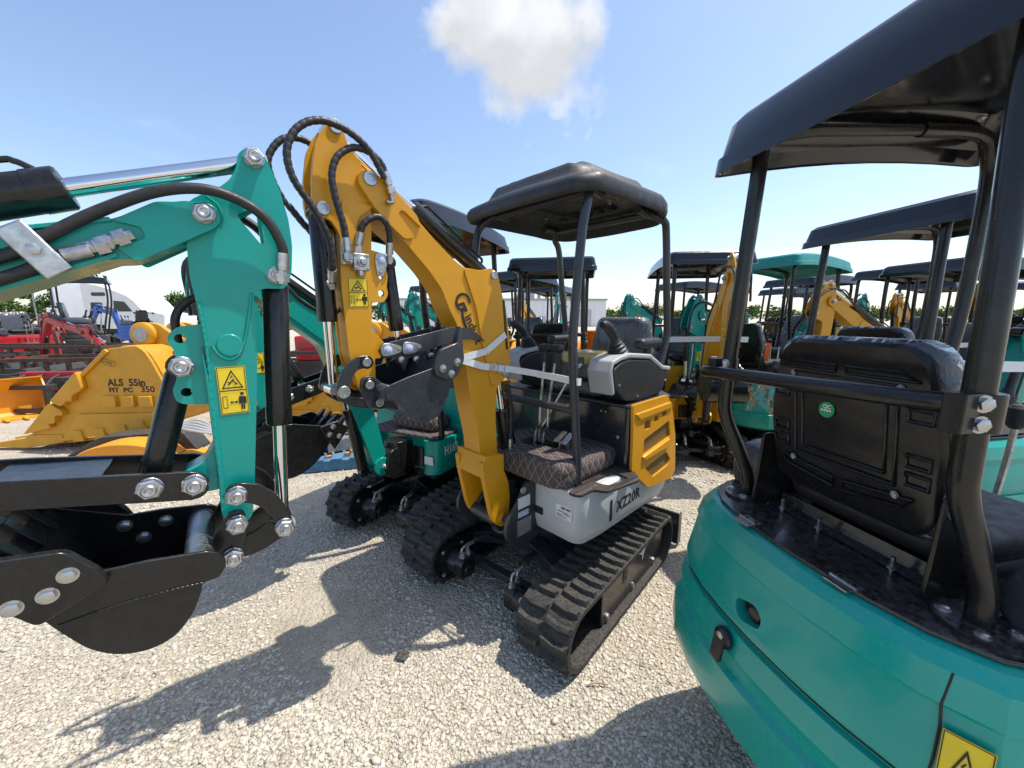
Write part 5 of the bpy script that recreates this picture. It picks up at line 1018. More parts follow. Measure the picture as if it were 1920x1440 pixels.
    p = q1((1.475, 1.725)); b = MB(); b.bar((p[0] - .035, -.09, p[1] + .03), (p[0] + .02, -.09, p[1] - .055), .045, .008, up=(0, 1, 0)); cl = obj('hose_clamp', b, ZINC, Lm, bev=.004)
    bolt(cl, (p[0] - .007, -.094, p[1] - .012), (0, -1, 0), .012, 'hex')
    p = q1((1.57, 1.735)); b = MB(); d = V(.85, 0, .42).normalized(); a = V(p[0], -.075, p[1]); b.lathe([(-.05, .0125), (-.008, .0125), (-.008, .008), (0, .008), (0, .015), (.022, .015), (.022, .011), (.03, .011), (.03, .017), (.05, .017), (.05, .01), (.06, .01)], a, d, 6); obj('hose_coupling', b, ZINC, Lm)
left_front()
# ---- machine between the two, marked H16R
Dm = digger('mini_excavator', 'teal mini excavator marked H16R on its front skirt, standing behind the yellow one', (-.60, 3.1, 0), 243, TEAL, 1.06, skirt=.33, lugs='parts', model='H16R', swing=R(-15), boom=dict(foot=(.62, .53), knee=(.86, 1.36), tip=(1.30, 1.70), armend=(1.20, .93), bkrot=-.2, thumb=True))
fs = [c for c in Dm.children if c.name.startswith('front_skirt')][0]
lb = quad(fs, 'lot_label', PAP, (.4585, .225, .52), (0, 1, 0), (0, 0, 1), .07, .055, .004, .003)
# ------------------------------------------------------------------ more excavators standing in rows
NB = dict(foot=(.62, .53), knee=(.84, 1.38), tip=(1.40, 1.72), armend=(1.30, .98), bkrot=-.2)
def up(**k): d = dict(NB); d.update(k); return d
ROW = 'excavators parked in rows behind'
digger('mini_excavator', 'teal excavator with guard rail and black tray roof behind the XZ20R seat', (.42, 3.95, 0), 80, TEAL, 1.0, ROW, boom=up())
Gm = digger('mini_excavator', 'yellow excavator facing out with raised boom, black seat wrapped in film', (2.05, 4.5, 0), 262, YEL, 1.04, ROW, boom=up(knee=(.78, 1.42), tip=(1.08, 1.82), armend=(1.10, 1.05), bkrot=-.3), swing=R(0))
digger('mini_excavator', 'teal excavator seen from behind over the wrapped seat of the foreground machine', (2.29, 2.18, 0), 11, TEAL, 1.0, ROW, boom=up(), slew=PI, rtilt=.09)
TCAN = mat('teal canopy plastic', (.0, .22, .18), .35, 0, .2, .08, 5)
digger('mini_excavator', 'teal excavator under a teal roof beside the yellow booms', (3.45, 4.9, 0), 205, TEAL, 1.06, ROW, canopy=TCAN, boom=up(tip=(1.5, 1.5), armend=(1.5, .8)))
digger('mini_excavator', 'yellow excavator with a long low boom and black roof behind the teal tail', (4.75, 4.15, 0), 188, YEL, 1.0, ROW, boom=up(knee=(.9, 1.30), tip=(1.62, 1.72), armend=(1.66, .95)))
digger('mini_excavator', 'teal excavator with bent boom and black roof at the row end beside the lever', (2.95, 2.45 + .2, 0), 200, TEAL, 1.0, ROW, roof=False, seat=False, boom=up(knee=(.78, 1.40), tip=(1.2, 1.72), armend=(1.28, 1.1)), swing=R(10)) if False else None
digger('mini_excavator', 'teal excavator with upright knuckle boom in front of the teal roofed one', (2.75, 4.3, 0), 30, TEAL, 1.0, ROW, roof=False, rail=False, boom=up(knee=(.80, 1.30), tip=(1.3, 1.66), armend=(1.40, 1.0)))
def copy_tree(o, parent=None):
    c = o.copy(); COL.objects.link(c); c.parent = parent
    for ch in o.children: copy_tree(ch, c)
    return c
FAR = 'excavators farther back in the yard'
f1 = digger('mini_excavator', 'yellow excavator with black roof among the machines farther back', (5.7, 5.6, 0), 195, YEL, 1.05, FAR, boom=up())
f2 = digger('mini_excavator', 'teal excavator with black roof among the machines farther back', (4.9, 6.6, 0), 20, TEALFAR, 1.05, FAR, boom=up())
def far_copy(src, x, y, deg): c = copy_tree(src); c.location = (x, y, 0); c.rotation_euler = (0, 0, R(deg)); return c
for x, y, d in ((7.6, 5.4, 190), (8.2, 7.6, 205), (6.2, 8.8, 20), (.9, 8.8, 240)): far_copy(f1, x, y, d)
for x, y, d in ((6.6, 4.9, 15), (3.6, 7.8, 200), (7.4, 9.8, 30), (-.5, 7.6, 220), (-1.5, 8.6, 235), (.15, 6.3, 230), (9.6, 7.2, 15)): far_copy(f2, x, y, d)
# straps on the neighbours
def strap(name, label, mt, P, w_=.035, side=(0, 0, 1)):
    b = MB(); ribbon(b, P, w_, side); return tag(obj(name, b, mt, sm=0), label, 'strap', None)
strap('lashing_strap', 'white strap across the boom of the yellow machine facing out', STRAP, [(1.45, 3.62, 1.36), (1.95, 3.55, 1.37), (2.2, 3.6, 1.36)], .05)
strap('lashing_strap', 'bright orange ratchet strap round a teal boom', ORG, [(2.30, 4.16, 1.27), (2.55, 4.12, 1.30), (2.68, 4.10, 1.33)], .07)
strap('lashing_strap', 'bright orange strap tail hanging down beside the teal boom', ORG, [(2.72, 4.08, 1.30), (2.66, 4.06, .9), (2.62, 4.05, .8)], .05, (1, 0, 0))
strap('lashing_strap', 'broad white strap stretched above the foreground console towards the next machine', STRAP, [(1.62, 1.55, 1.36), (2.1, 1.72, 1.34), (2.9, 2.0, 1.30)], .05)
strap('lashing_strap', 'narrow white strap running behind the black seat to the next row', STRAP, [(1.75, 2.1, 1.36), (2.5, 2.35, 1.38), (3.4, 2.7, 1.38)], .03)
# ------------------------------------------------------------------ large digging buckets on the gravel
def big_bucket(name, label, loc, deg, txt=False, m=YELB):
    t = thing(name, label, 'bucket', loc, deg, 'large yellow buckets set on the gravel'); W = 1.3
    P = lambda L_: [(x + 4.9, z + .02) for x, z in L_]
    b = MB(); side = fil(P([(-4.635, 1.195), (-4.294, 1.232), (-4.217, 1.177), (-4.15, 1.06), (-4.039, .78), (-4.118, .423), (-4.228, .281), (-5.337, .097), (-5.716, .196), (-5.343, .578)]), .03)
    for y in (0, W - .04): b.prism(side, y, y + .04)
    sh = P([(-4.5, 1.19), (-4.25, 1.17), (-4.12, .95), (-4.06, .75), (-4.14, .40), (-4.3, .27), (-4.7, .18), (-5.3, .10), (-5.75, .09)]); b.prism(strip(spl2(sh, 3), -.035), .03, W - .03)
    b.prism(P([(-4.635, 1.195), (-5.343, .578), (-5.31, .56), (-4.60, 1.16)]), -.03, .0); body = obj('bucket_shell', b, m, t, sm=25, bev=.008)
    lug = fil(P([(-4.651, 1.383), (-4.60, 1.46), (-4.493, 1.491), (-4.346, 1.467), (-4.213, 1.359), (-4.073, 1.28), (-3.96, 1.26), (-3.90, 1.2), (-3.913, 1.10), (-3.983, .992), (-4.10, .90), (-4.217, 1.10), (-4.60, 1.15)]), .04)
    for y in (.38, .86):
        l = obj('hinge_lug', MB().prism(lug, y, y + .06), m, t, bev=.006)
        for (x, z) in P([(-4.519, 1.341), (-4.008, 1.146)]):
            k = MB().lathe([(0, .15), (.05, .15), (.07, .12)], (x, y, z), (0, -1, 0), 28); obj('pin_boss', k, m, l, sm=50); k = MB().lathe([(0, .085), (.075, .085)], (x, y, z), (0, -1, 0), 24); obj('pin_bore', k, STEEL, l, sm=50)
    for Q in ([(-5.327, .597), (-4.963, .943), (-4.921, .736), (-5.06, .66), (-5.075, .578), (-5.132, .603), (-5.18, .55), (-5.227, .533)], [(-5.345, .571), (-5.207, .475), (-5.21, .42), (-5.30, .43), (-5.32, .33), (-5.40, .32), (-5.374, .28), (-5.716, .196)]):
        for y, s in ((0, -1), (W, 1)): obj('side_shroud', MB().prism(fil(P(Q), .03), y, y + s * .07), m, t, bev=.008)
    for x0, z1, x1, z0 in ((-4.744, .648, -4.598, .52), (-4.532, .648, -4.391, .52), (-4.327, .648, -4.185, .52)): (a, c), (e, f) = P([(x0, z0), (x1, z1)]); obj('wear_block', MB().box(((a + e) / 2, -.02, (c + f) / 2), (e - a, .05, f - c)), m, t, bev=.006)
    obj('heel_plate', MB().prism(P([(-5.071, .43), (-4.183, .449), (-4.228, .281), (-5.337, .097)]), -.03, .0), m, t, bev=.005)
    for x, z in ((-5.105, .17), (-4.84, .2), (-4.58, .24), (-4.36, .29)): a, c = P([(x, z)])[0]; obj('wear_block', MB().prism([(a - .065, c - .07), (a + .065, c - .06), (a + .045, c + .07), (a - .05, c + .07)], -.05, 0), m, t, bev=.006)
    for i in range(5):
        y = .06 + i * (W - .12) / 4; a, c = P([(-5.75, .11)])[0]
        k = MB().prism([(a + .42, c + .07), (a + .02, c + .07), (a - .04, c + .02), (a - .04, c - .1), (a + .42, c - .03)], y - .07, y + .07); ad = obj('tooth_adapter', k, m, t, bev=.008)
        obj('tooth', MB().bar((a - .03, y, c - .04), (a - .58, y, c - .08), .11, .13, w1=.08, h1=.025), m, ad, bev=.006)
    if txt:
        o = P([(-4.69, .765)])[0]; text('ALS  55in', .115, INK, body, (o[0], -.0005, o[1]), (1, 0, 0), (0, 0, 1), off=.004, width=.98); o = P([(-4.69, .69)])[0]; text('FIT  PC', .075, INK, body, (o[0], -.0005, o[1]), (1, 0, 0), (0, 0, 1), off=.003, width=1.2); text('350', .10, INK, body, (o[0] + .37, -.0005, o[1]), (1, 0, 0), (0, 0, 1), off=.002, width=1.1)
        o = P([(-4.70, 1.0)])[0]; text('LYMS', .05, INK, body, (o[0] + .02, -.0315, o[1] + .045), (.93, 0, -.36), (.36, 0, .93)); e = [(.085 * math.cos(a) + .07, .032 * math.sin(a) + .02) for a in [2 * PI * i / 28 for i in range(29)]]; e2 = [(.09 * math.cos(a) + .07, .037 * math.sin(a) + .02) for a in [2 * PI * i / 28 for i in range(29)]]
        b = MB(); [flat(b, (o[0] + .02, -.0325, o[1] + .045), (.93, 0, -.36), (.36, 0, .93), [e[i], e[i + 1], e2[i + 1], e2[i]], .001) for i in range(28)]; obj('oval_mark', b, INK, body, sm=0)
    return t
big_bucket('excavator_bucket', 'large ochre digging bucket lettered ALS 55in FIT PC350 lying on its back', (-4.9, 4.4, 0), 0, True)
big_bucket('excavator_bucket', 'large plain ochre digging bucket behind the teal arm, next to the lettered one', (-2.55, 5.6, 0), -6)
big_bucket('excavator_bucket', 'large orange-yellow bucket set upright behind the wrapped seats', (2.9, 9.5, 0), 60, m=ORYEL)
big_bucket('excavator_bucket', 'orange-yellow bucket with pin bosses showing between the teal body and the yellow boom', (-.05, 5.3, 0), 70, m=ORYEL)
def pallet(name, label, loc, deg, m, w_=1.0, l=1.2):
    t = thing(name, label, 'pallet', loc, deg)
    for i in range(7): obj('deck_board', MB().box((-l / 2 + .06 + i * (l - .12) / 6, 0, .125), (.11, w_, .02)), m, t, sm=0, bev=.002)
    for y in (-w_ / 2 + .05, 0, w_ / 2 - .05): obj('stringer', MB().box((0, y, .065), (l, .09, .1)), m, t, sm=0)
    return t
pallet('pallet', 'blue painted wooden pallet on the gravel', (-2.28, 4.15, 0), 15, BWOOD); pallet('pallet', 'bare wooden pallet under the perforated step plate', (-1.85, 4.55, 0), 35, WOOD)
# perforated step plate on the pallet
t = thing('step_plate', 'grey perforated metal step plate with folded sides on a wooden pallet', 'step plate', (-1.85, 4.5, .136), 35)
hl = [rrect(-.32 + i * .105, -.27 + i * .105, -.3 + j * .12, -.22 + j * .12, .01, 2) for i in range(7) for j in range(6)]
me = holed(fil([(-.4, -.4), (.4, -.4), (.46, .2), (.3, .42), (-.3, .42), (-.46, .2)], .02), hl, -.003, .003)
for p in me.vertices: p.co = (p.co.x, p.co.z, -p.co.y)
for p in me.vertices: p.co.z += .15 + .1 * p.co.x
obj('perforated_deck', me, ALU, t, sm=0); obj('folded_side', MB().prism([(-.42, .0), (.42, .0), (.42, .185), (-.42, .105)], -.405, -.40), ALU, t); obj('folded_side', MB().prism([(-.3, .0), (.3, .0), (.3, .175), (-.3, .115)], .415, .42), ALU, t)
t = thing('black_attachment', 'black steel attachment lying on the blue pallet', 'attachment', (-2.4, 4.15, .136), 20)
b = MB(); b.box((0, 0, .05), (.7, .5, .1)); b.prism(fil([(-.3, .1), (.25, .1), (.1, .3), (-.2, .26)], .05), -.2, .2); obj('housing', b, DKST, t, bev=.01); obj('bracket', MB().box((.2, -.3, .09), (.5, .06, .14)), DKST, t, bev=.004); bolt(t, (0, -.25, .08), (0, -1, 0), .03)
# compactor lying in front of the lettered bucket
t = thing('plate_compactor', 'yellow plate compactor attachment with a rounded hood in front of the lettered bucket', 'compactor', (-4.05, 3.85, 0), 8)
b = MB(); b.prism(fil([(-1.0, .02), (.7, .02), (.75, .06), (.55, .13), (-.5, .12), (-.9, .06)], .03), -.25, .25); obj('base_plate', b, ORYEL, t, bev=.006); b = MB(); b.prism([(-.42, .14)] + circ(.05, .12, .42, 180, 0, 14)[1:-1] + [(.5, .14)], -.14, .14); b.v = [(x, y, .13 + (z - .13) * .42) for x, y, z in b.v]; obj('hood', b, ORYEL, t, bev=.01); obj('back_housing', MB().prism(fil([(-.7, .1), (.6, .1), (.45, .34), (-.35, .30)], .05), .16, .4), DKST, t, bev=.01)
for x in (-.3, .5): bolt(t, (x, -.15, .13), (0, 0, 1), .05, 'hex', RUST)
for k in range(5): tag(obj('cable', MB().tube(spl([(-3.7 + k * .02, 4.0, .42), (-3.4, 3.95 + .03 * k, .38 + .02 * k), (-3.1, 4.1, .25), (-3.0 + .04 * k, 4.25, .05), (-2.8, 4.3, .03)], 6), .014, 6), GRYP), 'grey cable in the bundle draped beside the yellow compactor', 'cable', 'grey cables beside the compactor')
# ------------------------------------------------------------------ attachment rows, small machines, trucks on the left
AT = 'attachments set out in rows'
def rack(label, loc, deg, m, l=2.2, w_=.9, h=.6, bars=7):
    t = thing('attachment_frame', label, 'frame', loc, deg, None)
    for z in (.06, h): 
        for y in (-w_ / 2, w_ / 2): obj('rail', MB().box((0, y, z), (l, .07, .07)), m, t, sm=0)
    for i in range(bars): x = -l / 2 + .04 + i * (l - .08) / (bars - 1); obj('upright', MB().box((x, -w_ / 2, h / 2), (.06, .06, h)), m, t, sm=0)
    for i in (0, bars - 1): x = -l / 2 + .04 + i * (l - .08) / (bars - 1); obj('cross_bar', MB().box((x, 0, h), (.06, w_, .06)), m, t, sm=0); obj('upright', MB().box((x, w_ / 2, h / 2), (.06, .06, h)), m, t, sm=0)
    return t
def scoop(label, loc, deg, m, w_=1.7):
    t = thing('loader_bucket', label, 'bucket', loc, deg)
    pr = [(0, .02), (-.55, .0), (-.6, .05), (-.62, .4), (-.5, .6), (-.45, .6)]; b = MB(); b.prism(strip(pr, -.02), -w_ / 2, w_ / 2); obj('shell', b, m, t, sm=20)
    for s in (1, -1): obj('side_plate', MB().prism([(0, .02), (-.55, .0), (-.62, .4), (-.5, .6), (-.42, .55)], s * w_ / 2, s * (w_ / 2 - .02)), m, t, sm=0)
    for i in range(6): obj('tooth', MB().bar((-.02, -w_ / 2 + .12 + i * (w_ - .24) / 5, .03), (.14, -w_ / 2 + .12 + i * (w_ - .24) / 5, .025), .07, .05, w1=.03, h1=.015), m, t)
    obj('coupler_plate', MB().box((-.66, 0, .3), (.03, 1.1, .45)), DKST, t); return t
rack('rusty brown steel rack with upright slats behind the lettered bucket', (-8.6, 8.2, 0), 12, RUST, 3.0, 1.0, .75, 9); rack('second rusty rack standing beyond the slatted one', (-11.4, 9.4, 0), 6, RUST, 3.4, 1.0, .9, 8)
rack('black steel frame among the red attachments', (-6.9, 6.9, 0), 10, DKST, 1.6, .8, .55, 5); rack('low black frame under the red rake', (-9.2, 6.6, 0), 3, DKST, 3.2, 1.0, .45, 4); rack('dark frame behind the red engine cover', (-4.0, 9.2, 0), 5, DKST, 2.2, 1.0, .8, 4); rack('bare galvanised frame right of the red engine cover', (-2.4, 7.9, 0), 0, STEEL, 1.8, .9, .6, 4)
for x, y, m, k in ((-8.0, 7.2, RED, 'red tined rake attachment on the near row'), (-6.2, 8.6, RED, 'red tined rake attachment on the far row')):
    t = thing('rake_attachment', k, 'rake', (x, y, .1), 6); b = MB(); b.box((0, 0, .42), (2.2, .14, .12)); b.box((0, .2, .15), (2.2, .1, .1)); obj('beam', b, m, t, bev=.01) if False else (obj('beam', MB().box((0, 0, .42), (2.2, .14, .12)), m, t, bev=.01), obj('beam', MB().box((0, .2, .15), (2.2, .1, .1)), m, t, bev=.01))
    for i in range(8): obj('tine', MB().tube(spl([(-1.0 + i * .285, 0, .45), (-1.0 + i * .285, -.25, .35), (-1.0 + i * .285, -.42, .1), (-1.0 + i * .285, -.3, -.08)], 4), .018, 6), DKST, t)
scoop('black loader bucket on the near row of attachments', (-6.5, 6.1, 0), 200, DKST, 1.3); scoop('wide black loader bucket on the far row of attachments', (-9.9, 8.0, 0), 195, DKST, 2.0); scoop('orange-yellow loader bucket with a white strap looped over it', (-7.75, 5.6, 0), 330, ORYEL, 1.2); scoop('flat black loader bucket behind the rusty rack', (-12.0, 11.5, 0), 190, DKST, 2.0)
tag(obj('lashing_strap', MB().tube(spl([(-7.45, 5.0, .62), (-7.2, 5.1, .55), (-7.1, 5.15, .25), (-7.2, 5.2, .03)], 6), .02, 6), STRAP), 'white strap looped over the orange-yellow loader bucket', 'strap')
for k, (x, y, d, l, lab) in enumerate(((-10.6, 7.4, 8, 2.4, 'black frame beside the wide loader bucket'), (-7.6, 9.4, 4, 2.6, 'black frame behind the slatted rusty rack'), (-12.8, 8.6, 10, 2.8, 'black frame left of the rusty racks'), (-5.6, 10.6, 0, 2.2, 'black frame behind the far red rake'), (-14.5, 12.2, 5, 3.2, 'black frame under the red boom'))): rack(lab, (x, y, 0), d, DKST, l, 1.0, .5 + .12 * (k % 3), 5)
scoop('black loader bucket beside the red rake', (-8.9, 9.9, 0), 185, DKST, 1.8); scoop('black loader bucket below the red boom', (-11.9, 9.0, 0), 200, DKST, 1.6); scoop('dark loader bucket left of the engine unit', (-9.9, 11.6, 0), 190, DKST, 1.8)
digger('mini_excavator', 'red mini excavator with arched boom among the black attachments', (-13.2, 10.4, 0), -12, RED, 1.15, 'small machines on the left', boom=up(knee=(1.0, 1.35), tip=(2.0, 1.05), armend=(2.5, .75), bk=False), roof=False)
digger('mini_excavator', 'red mini excavator with lowered boom near the white truck', (-17.0, 13.6, 0), -20, RED, 1.2, 'small machines on the left', boom=up(knee=(1.0, 1.3), tip=(1.7, 1.0), armend=(1.8, .5)), roof=False)
digger('mini_excavator', 'dark roofed compact machine in front of the white trailer', (-15.2, 13.8, 0), 40, DKST, 1.4, 'small machines on the left', roof=True)
digger('mini_excavator', 'blue boomed compact machine beside the sleeper truck', (-17.6, 18.2, 0), 172, BLU, 1.3, 'small machines on the left', boom=up(tip=(1.5, 1.55), armend=(1.9, 1.0)), roof=False)
def genset(label, loc, deg):
    t = thing('engine_unit', label, 'engine', loc, deg); obj('red_cover', rbox(-.4, .4, -.35, .35, .55, 1.15, .06, .05), RED, t, sm=40); b = MB()
    for i in range(7): obj('grille_slat', MB().box((0, -.355, .62 + i * .065), (.62, .02, .03)), RED, t, sm=0)
    obj('base', MB().box((0, 0, .28), (.9, .75, .54)), DKST, t, bev=.01); obj('fuel_tank', rbox(-.2, .2, -.3, .3, 1.16, 1.32, .05, .03), DKST, t, sm=40); return t
genset('red engine cover with slatted grille seen past the teal arm', (-4.85, 9.6, 0), 8); genset('red engine unit beside the dark roofed machine', (-8.6, 11.2, 0), 0)
# bundle under a white tarp on the attachment row
tag(obj('tarp_bundle', MB().ell((-6.15, 6.5, .72), (.42, .25, .13), 20, 10), STRAP), 'white wrapped bundle lying on the black attachments', 'bundle')
def wheel(t, x, y, r, w_, s):
    k = obj('wheel', MB().lathe([(-w_ / 2, r * .9), (-w_ / 2 + .02, r), (w_ / 2 - .02, r), (w_ / 2, r * .9)], (x, y, r), (0, 1, 0), 26), RUB, t); obj('rim', MB().lathe([(0, r * .6), (.03, r * .55), (.035, r * .2)], (x, y + s * w_ / 2, r), (0, s, 0), 18), ZINC, k)
def semi(name, label, loc, deg, sleeper=True):
    t = thing(name, label, 'truck', loc, deg)      # forward +X
    if sleeper:
        P = [(-1.1, 1.0), (2.2, 1.0), (2.3, 1.9), (1.4, 2.1), (1.05, 2.75), (.8, 3.05), (.2, 3.42), (-.5, 3.72), (-1.0, 3.85), (-1.1, 3.85)]
        RR = [[(x, y, 1.0 + (z - 1.0) * (1 - .03 * abs(f))) for x, z in fil(P, .12, 3)] for y, f in ((-1.2, 1), (-1.12, .1), (1.12, .1), (1.2, 1))]; b = MB().rings(RR); cb = obj('cab', b, WHT, t, sm=30)
        for s in (1, -1):
            obj('side_window', MB().prism(fil([(.15, 2.05), (.95, 2.05), (.65, 2.65), (.2, 2.7)], .05), s * 1.205, s * 1.18), GLS, cb); obj('sleeper_window', MB().prism(fil([(-.7, 2.98), (-.1, 2.98), (-.1, 3.2), (-.7, 3.2)], .08), s * 1.205, s * 1.18), GLS, cb); obj('sleeper_window', MB().prism(fil([(-.8, 2.1), (-.3, 2.1), (-.3, 2.6), (-.8, 2.6)], .08), s * 1.205, s * 1.18), GLS, cb)
        obj('windscreen', MB().bar((1.28, 0, 2.18), (.80, 0, 2.86), 2.1, .03), GLS, cb)
        for x in (1.6, -1.6, -2.8): [wheel(t, x, s * .98, .5, .35, s) for s in (1, -1)]
        obj('chassis', MB().box((-1.0, 0, .85), (5.6, .9, .25)), DKST, t); obj('bumper', MB().box((2.3, 0, .8), (.25, 2.3, .45)), WHT, t, bev=.03)
    else:
        RR = [[(x, y, z) for x, z in fil([(-.9, 1.0), (1.9, 1.0), (1.95, 1.75), (.85, 1.95), (.55, 2.75), (-.9, 2.8)], .12, 3)] for y in (-1.1, 1.1)]; cb = obj('cab', MB().rings(RR), WHT, t, sm=30, bev=.05)
        for s in (1, -1): obj('side_window', MB().prism(fil([(-.55, 1.95), (.62, 1.95), (.42, 2.6), (-.55, 2.6)], .08), s * 1.105, s * 1.08), GLS, cb)
        obj('windscreen', MB().bar((.88, 0, 2.0), (.62, 0, 2.68), 1.9, .03), GLS, cb)
        for x in (1.3, -2.6): [wheel(t, x, s * .95, .5, .35, s) for s in (1, -1)]
        obj('chassis', MB().box((-1.6, 0, .85), (5.5, .9, .25)), DKST, t)
    return t
semi('truck', 'white sleeper truck with a tall sloping roof fairing', (-24.0, 24.6, 0), 2).scale = (1.35, 1.05, .97)
semi('truck', 'white day cab truck with dark windows beside the trailer', (-51.5, 45.0, 0), 20, False)
t = thing('box_trailer', 'plain white box trailer behind the trucks', 'trailer', (-31.0, 28.4, 0), 138); obj('box', MB().box((0, 0, 2.45), (9.5, 2.5, 2.75)), WHTF, t, bev=.03)
for i in range(9):
    for s in (1, -1): obj('wall_post', MB().box((-4.5 + i * 1.1, s * 1.26, 2.45), (.06, .03, 2.7)), WHTF, t, sm=0)
for s in (1, -1): obj('rear_door', MB().box((s * 4.77, .62, 2.45), (.04, 1.18, 2.6)), WHTF, t, sm=0); obj('rear_door', MB().box((s * 4.77, -.62, 2.45), (.04, 1.18, 2.6)), WHTF, t, sm=0)
for z in (1.05, 3.85): obj('side_rail', MB().box((0, 1.27, z), (9.5, .05, .12)), STEEL, t, sm=0); obj('side_rail', MB().box((0, -1.27, z), (9.5, .05, .12)), STEEL, t, sm=0)
for s in (1, -1): wheel(t, -3.8, s * 1.0, .5, .35, s); wheel(t, -2.7, s * 1.0, .5, .35, s)
obj('landing_leg', MB().box((3.2, .6, .6), (.15, .15, 1.1)), DKST, t)
def car(name, label, loc, deg, m, pickup=False, group='cars parked across the yard', sc=1.):
    t = thing(name, label, 'car', loc, deg, group, sc)
    body = [(-2.2, .35), (2.2, .35), (2.25, .7), (1.9, .85), (.95, .95), (-2.2, .95)]; RR = [[(x, y, z) for x, z in fil(body, .12, 3)] for y in (-.88, .88)]; bo = obj('body', MB().rings(RR), m, t, sm=30, bev=.05)
    cab = [(-1.75, .95), (.95, .95), (.35, 1.45), (-1.3, 1.45)] if not pickup else [(-.6, .95), (1.0, .95), (.5, 1.75), (-.5, 1.78)]
    obj('cabin', MB().rings([[(x, y, z) for x, z in fil(cab, .1, 3)] for y in (-.78, .78)]), m, t, sm=30, bev=.04)
    g = [(x * .86 - .02, (z - .95) * .74 + 1.0) for x, z in cab]
    for s in (1, -1): obj('side_window', MB().prism(fil(g, .06), s * .785, s * .77), GLS, bo)
    obj('windscreen', MB().bar((cab[1][0] - .05, 0, 1.0), (cab[2][0] + .03, 0, cab[2][1] - .05), 1.4, .02), GLS, bo)
    for x in (-1.35, 1.4): [wheel(t, x, s * .78, .34, .22, s) for s in (1, -1)]
    return t
for i, (x, y, d, m, pk, lab) in enumerate(((-.9, 63, 100, DKST, True, 'dark pickup parked along the white building'), (2.2, 62, 10, RED, False, 'red car parked along the white building'), (19.5, 58, 0, RED, False, 'red car among the white vehicles right of the building'), (24, 52, 20, WHT, False, 'white car among the vehicles right of the building'), (29, 60, 0, WHT, True, 'white pickup nearest the red truck'), (34, 64, 0, DKST, True, 'dark pickup among the white vehicles'), (44, 55, 0, WHT, False, 'white car beyond the yellow booms'), (-38, 52, 30, WHT, False, 'white car under the trees on the left'), (-33, 56, 0, WHT, True, 'white pickup under the trees on the left'), (52, 50, 0, WHT, True, 'white pickup behind the teal roofed machine'))): car('car', lab, (x, y, 0), d, m, pk)
t = semi('truck', 'red hauling truck cab beside the treeline', (24.5, 50, 0), 170, False); [setattr(c.data, 'x', 0) if False else (c.data.materials.clear(), c.data.materials.append(RED)) for c in t.children if c.name.startswith('cab')]
# stacked timber and pale decking between the rows
for k, (x, y, d) in enumerate(((4.2, 13.2, 10), (6.5, 15.0, 4))):
    t = thing('timber_stack', ('low stack of pale boards behind the wrapped seat', 'low stack of pale boards farther back by the cars')[k], 'timber', (x, y, 0), d)
    for j in range(4):
        for i in range(6): obj('board', MB().box((0, -.6 + i * .22, .12 + j * .2), (3.6, .2, .12)), WOOD if (i + j) % 3 else WHTF, t, sm=0)
# scraps on the gravel
tag(obj('plastic_scrap', MB().prism(fil([(-.54, 1.53), (-.49, 1.515), (-.475, 1.56), (-.50, 1.575), (-.535, 1.565)], .004), .012, .017, 'z'), DKST, bev=.001), 'small flat dark plastic scrap lying on the gravel', 'scrap')
tag(obj('straw', MB().tube(spl([(.32, 1.40, .014), (.36, 1.405, .018), (.41, 1.40, .015)], 5), .003, 6), WOOD), 'dry straw stalk lying on the gravel beside the track', 'straw')
# ------------------------------------------------------------------ warehouse
t = thing('warehouse', 'long white metal warehouse with vents along its flat roof', 'building', (0, 78, 0), 3)
x0, x1, hb = -23, 19, 5.4
obj('wall', MB().box(((x0 + x1) / 2, 10, hb / 2), (x1 - x0, 20, hb)), WHTF, t, sm=0)
for i in range(int((x1 - x0) / 1.5)): obj('wall_rib', MB().box((x0 + .7 + i * 1.5, -.03, hb / 2 - .1), (.12, .06, hb - .3)), WHTF, t, sm=0)
obj('roof', MB().box(((x0 + x1) / 2, 10, hb + .08), (x1 - x0 + .5, 20.5, .18)), GRYP, t, sm=0); obj('gutter', MB().box(((x0 + x1) / 2, -.2, hb - .12), (x1 - x0 + .3, .2, .2)), STEEL, t, sm=0)
for x, w_, h, m in ((-8, 3, 3.6, DKST), (6.2, 1.0, 2.1, GRYP), (7.5, 1.3, 1.2, RED), (14.5, 3, 3.4, GRYP)): d = obj('door', MB().box((x, -.08, h / 2), (w_, .1, h)), m, t, sm=0)
for i, x in enumerate((1.5, 5.6, 7.2, 9.7, 10.9, 12.2)): v = obj('roof_vent', MB().cyl((x, 2, hb), (x, 2, hb + 1.4 + .5 * (i % 2)), .35, n=12), STEEL, t); obj('vent_cap', MB().cyl((x, 2, hb + 1.5 + .5 * (i % 2)), (x, 2, hb + 2.0 + .5 * (i % 2)), .52, n=12), STEEL, v)
for x, w_ in ((3.4, 2.6), (10.4, 3.2)): obj('air_unit', MB().box((x, 3, hb + .75), (w_, 2, 1.3)), GRYP, t, bev=.05)
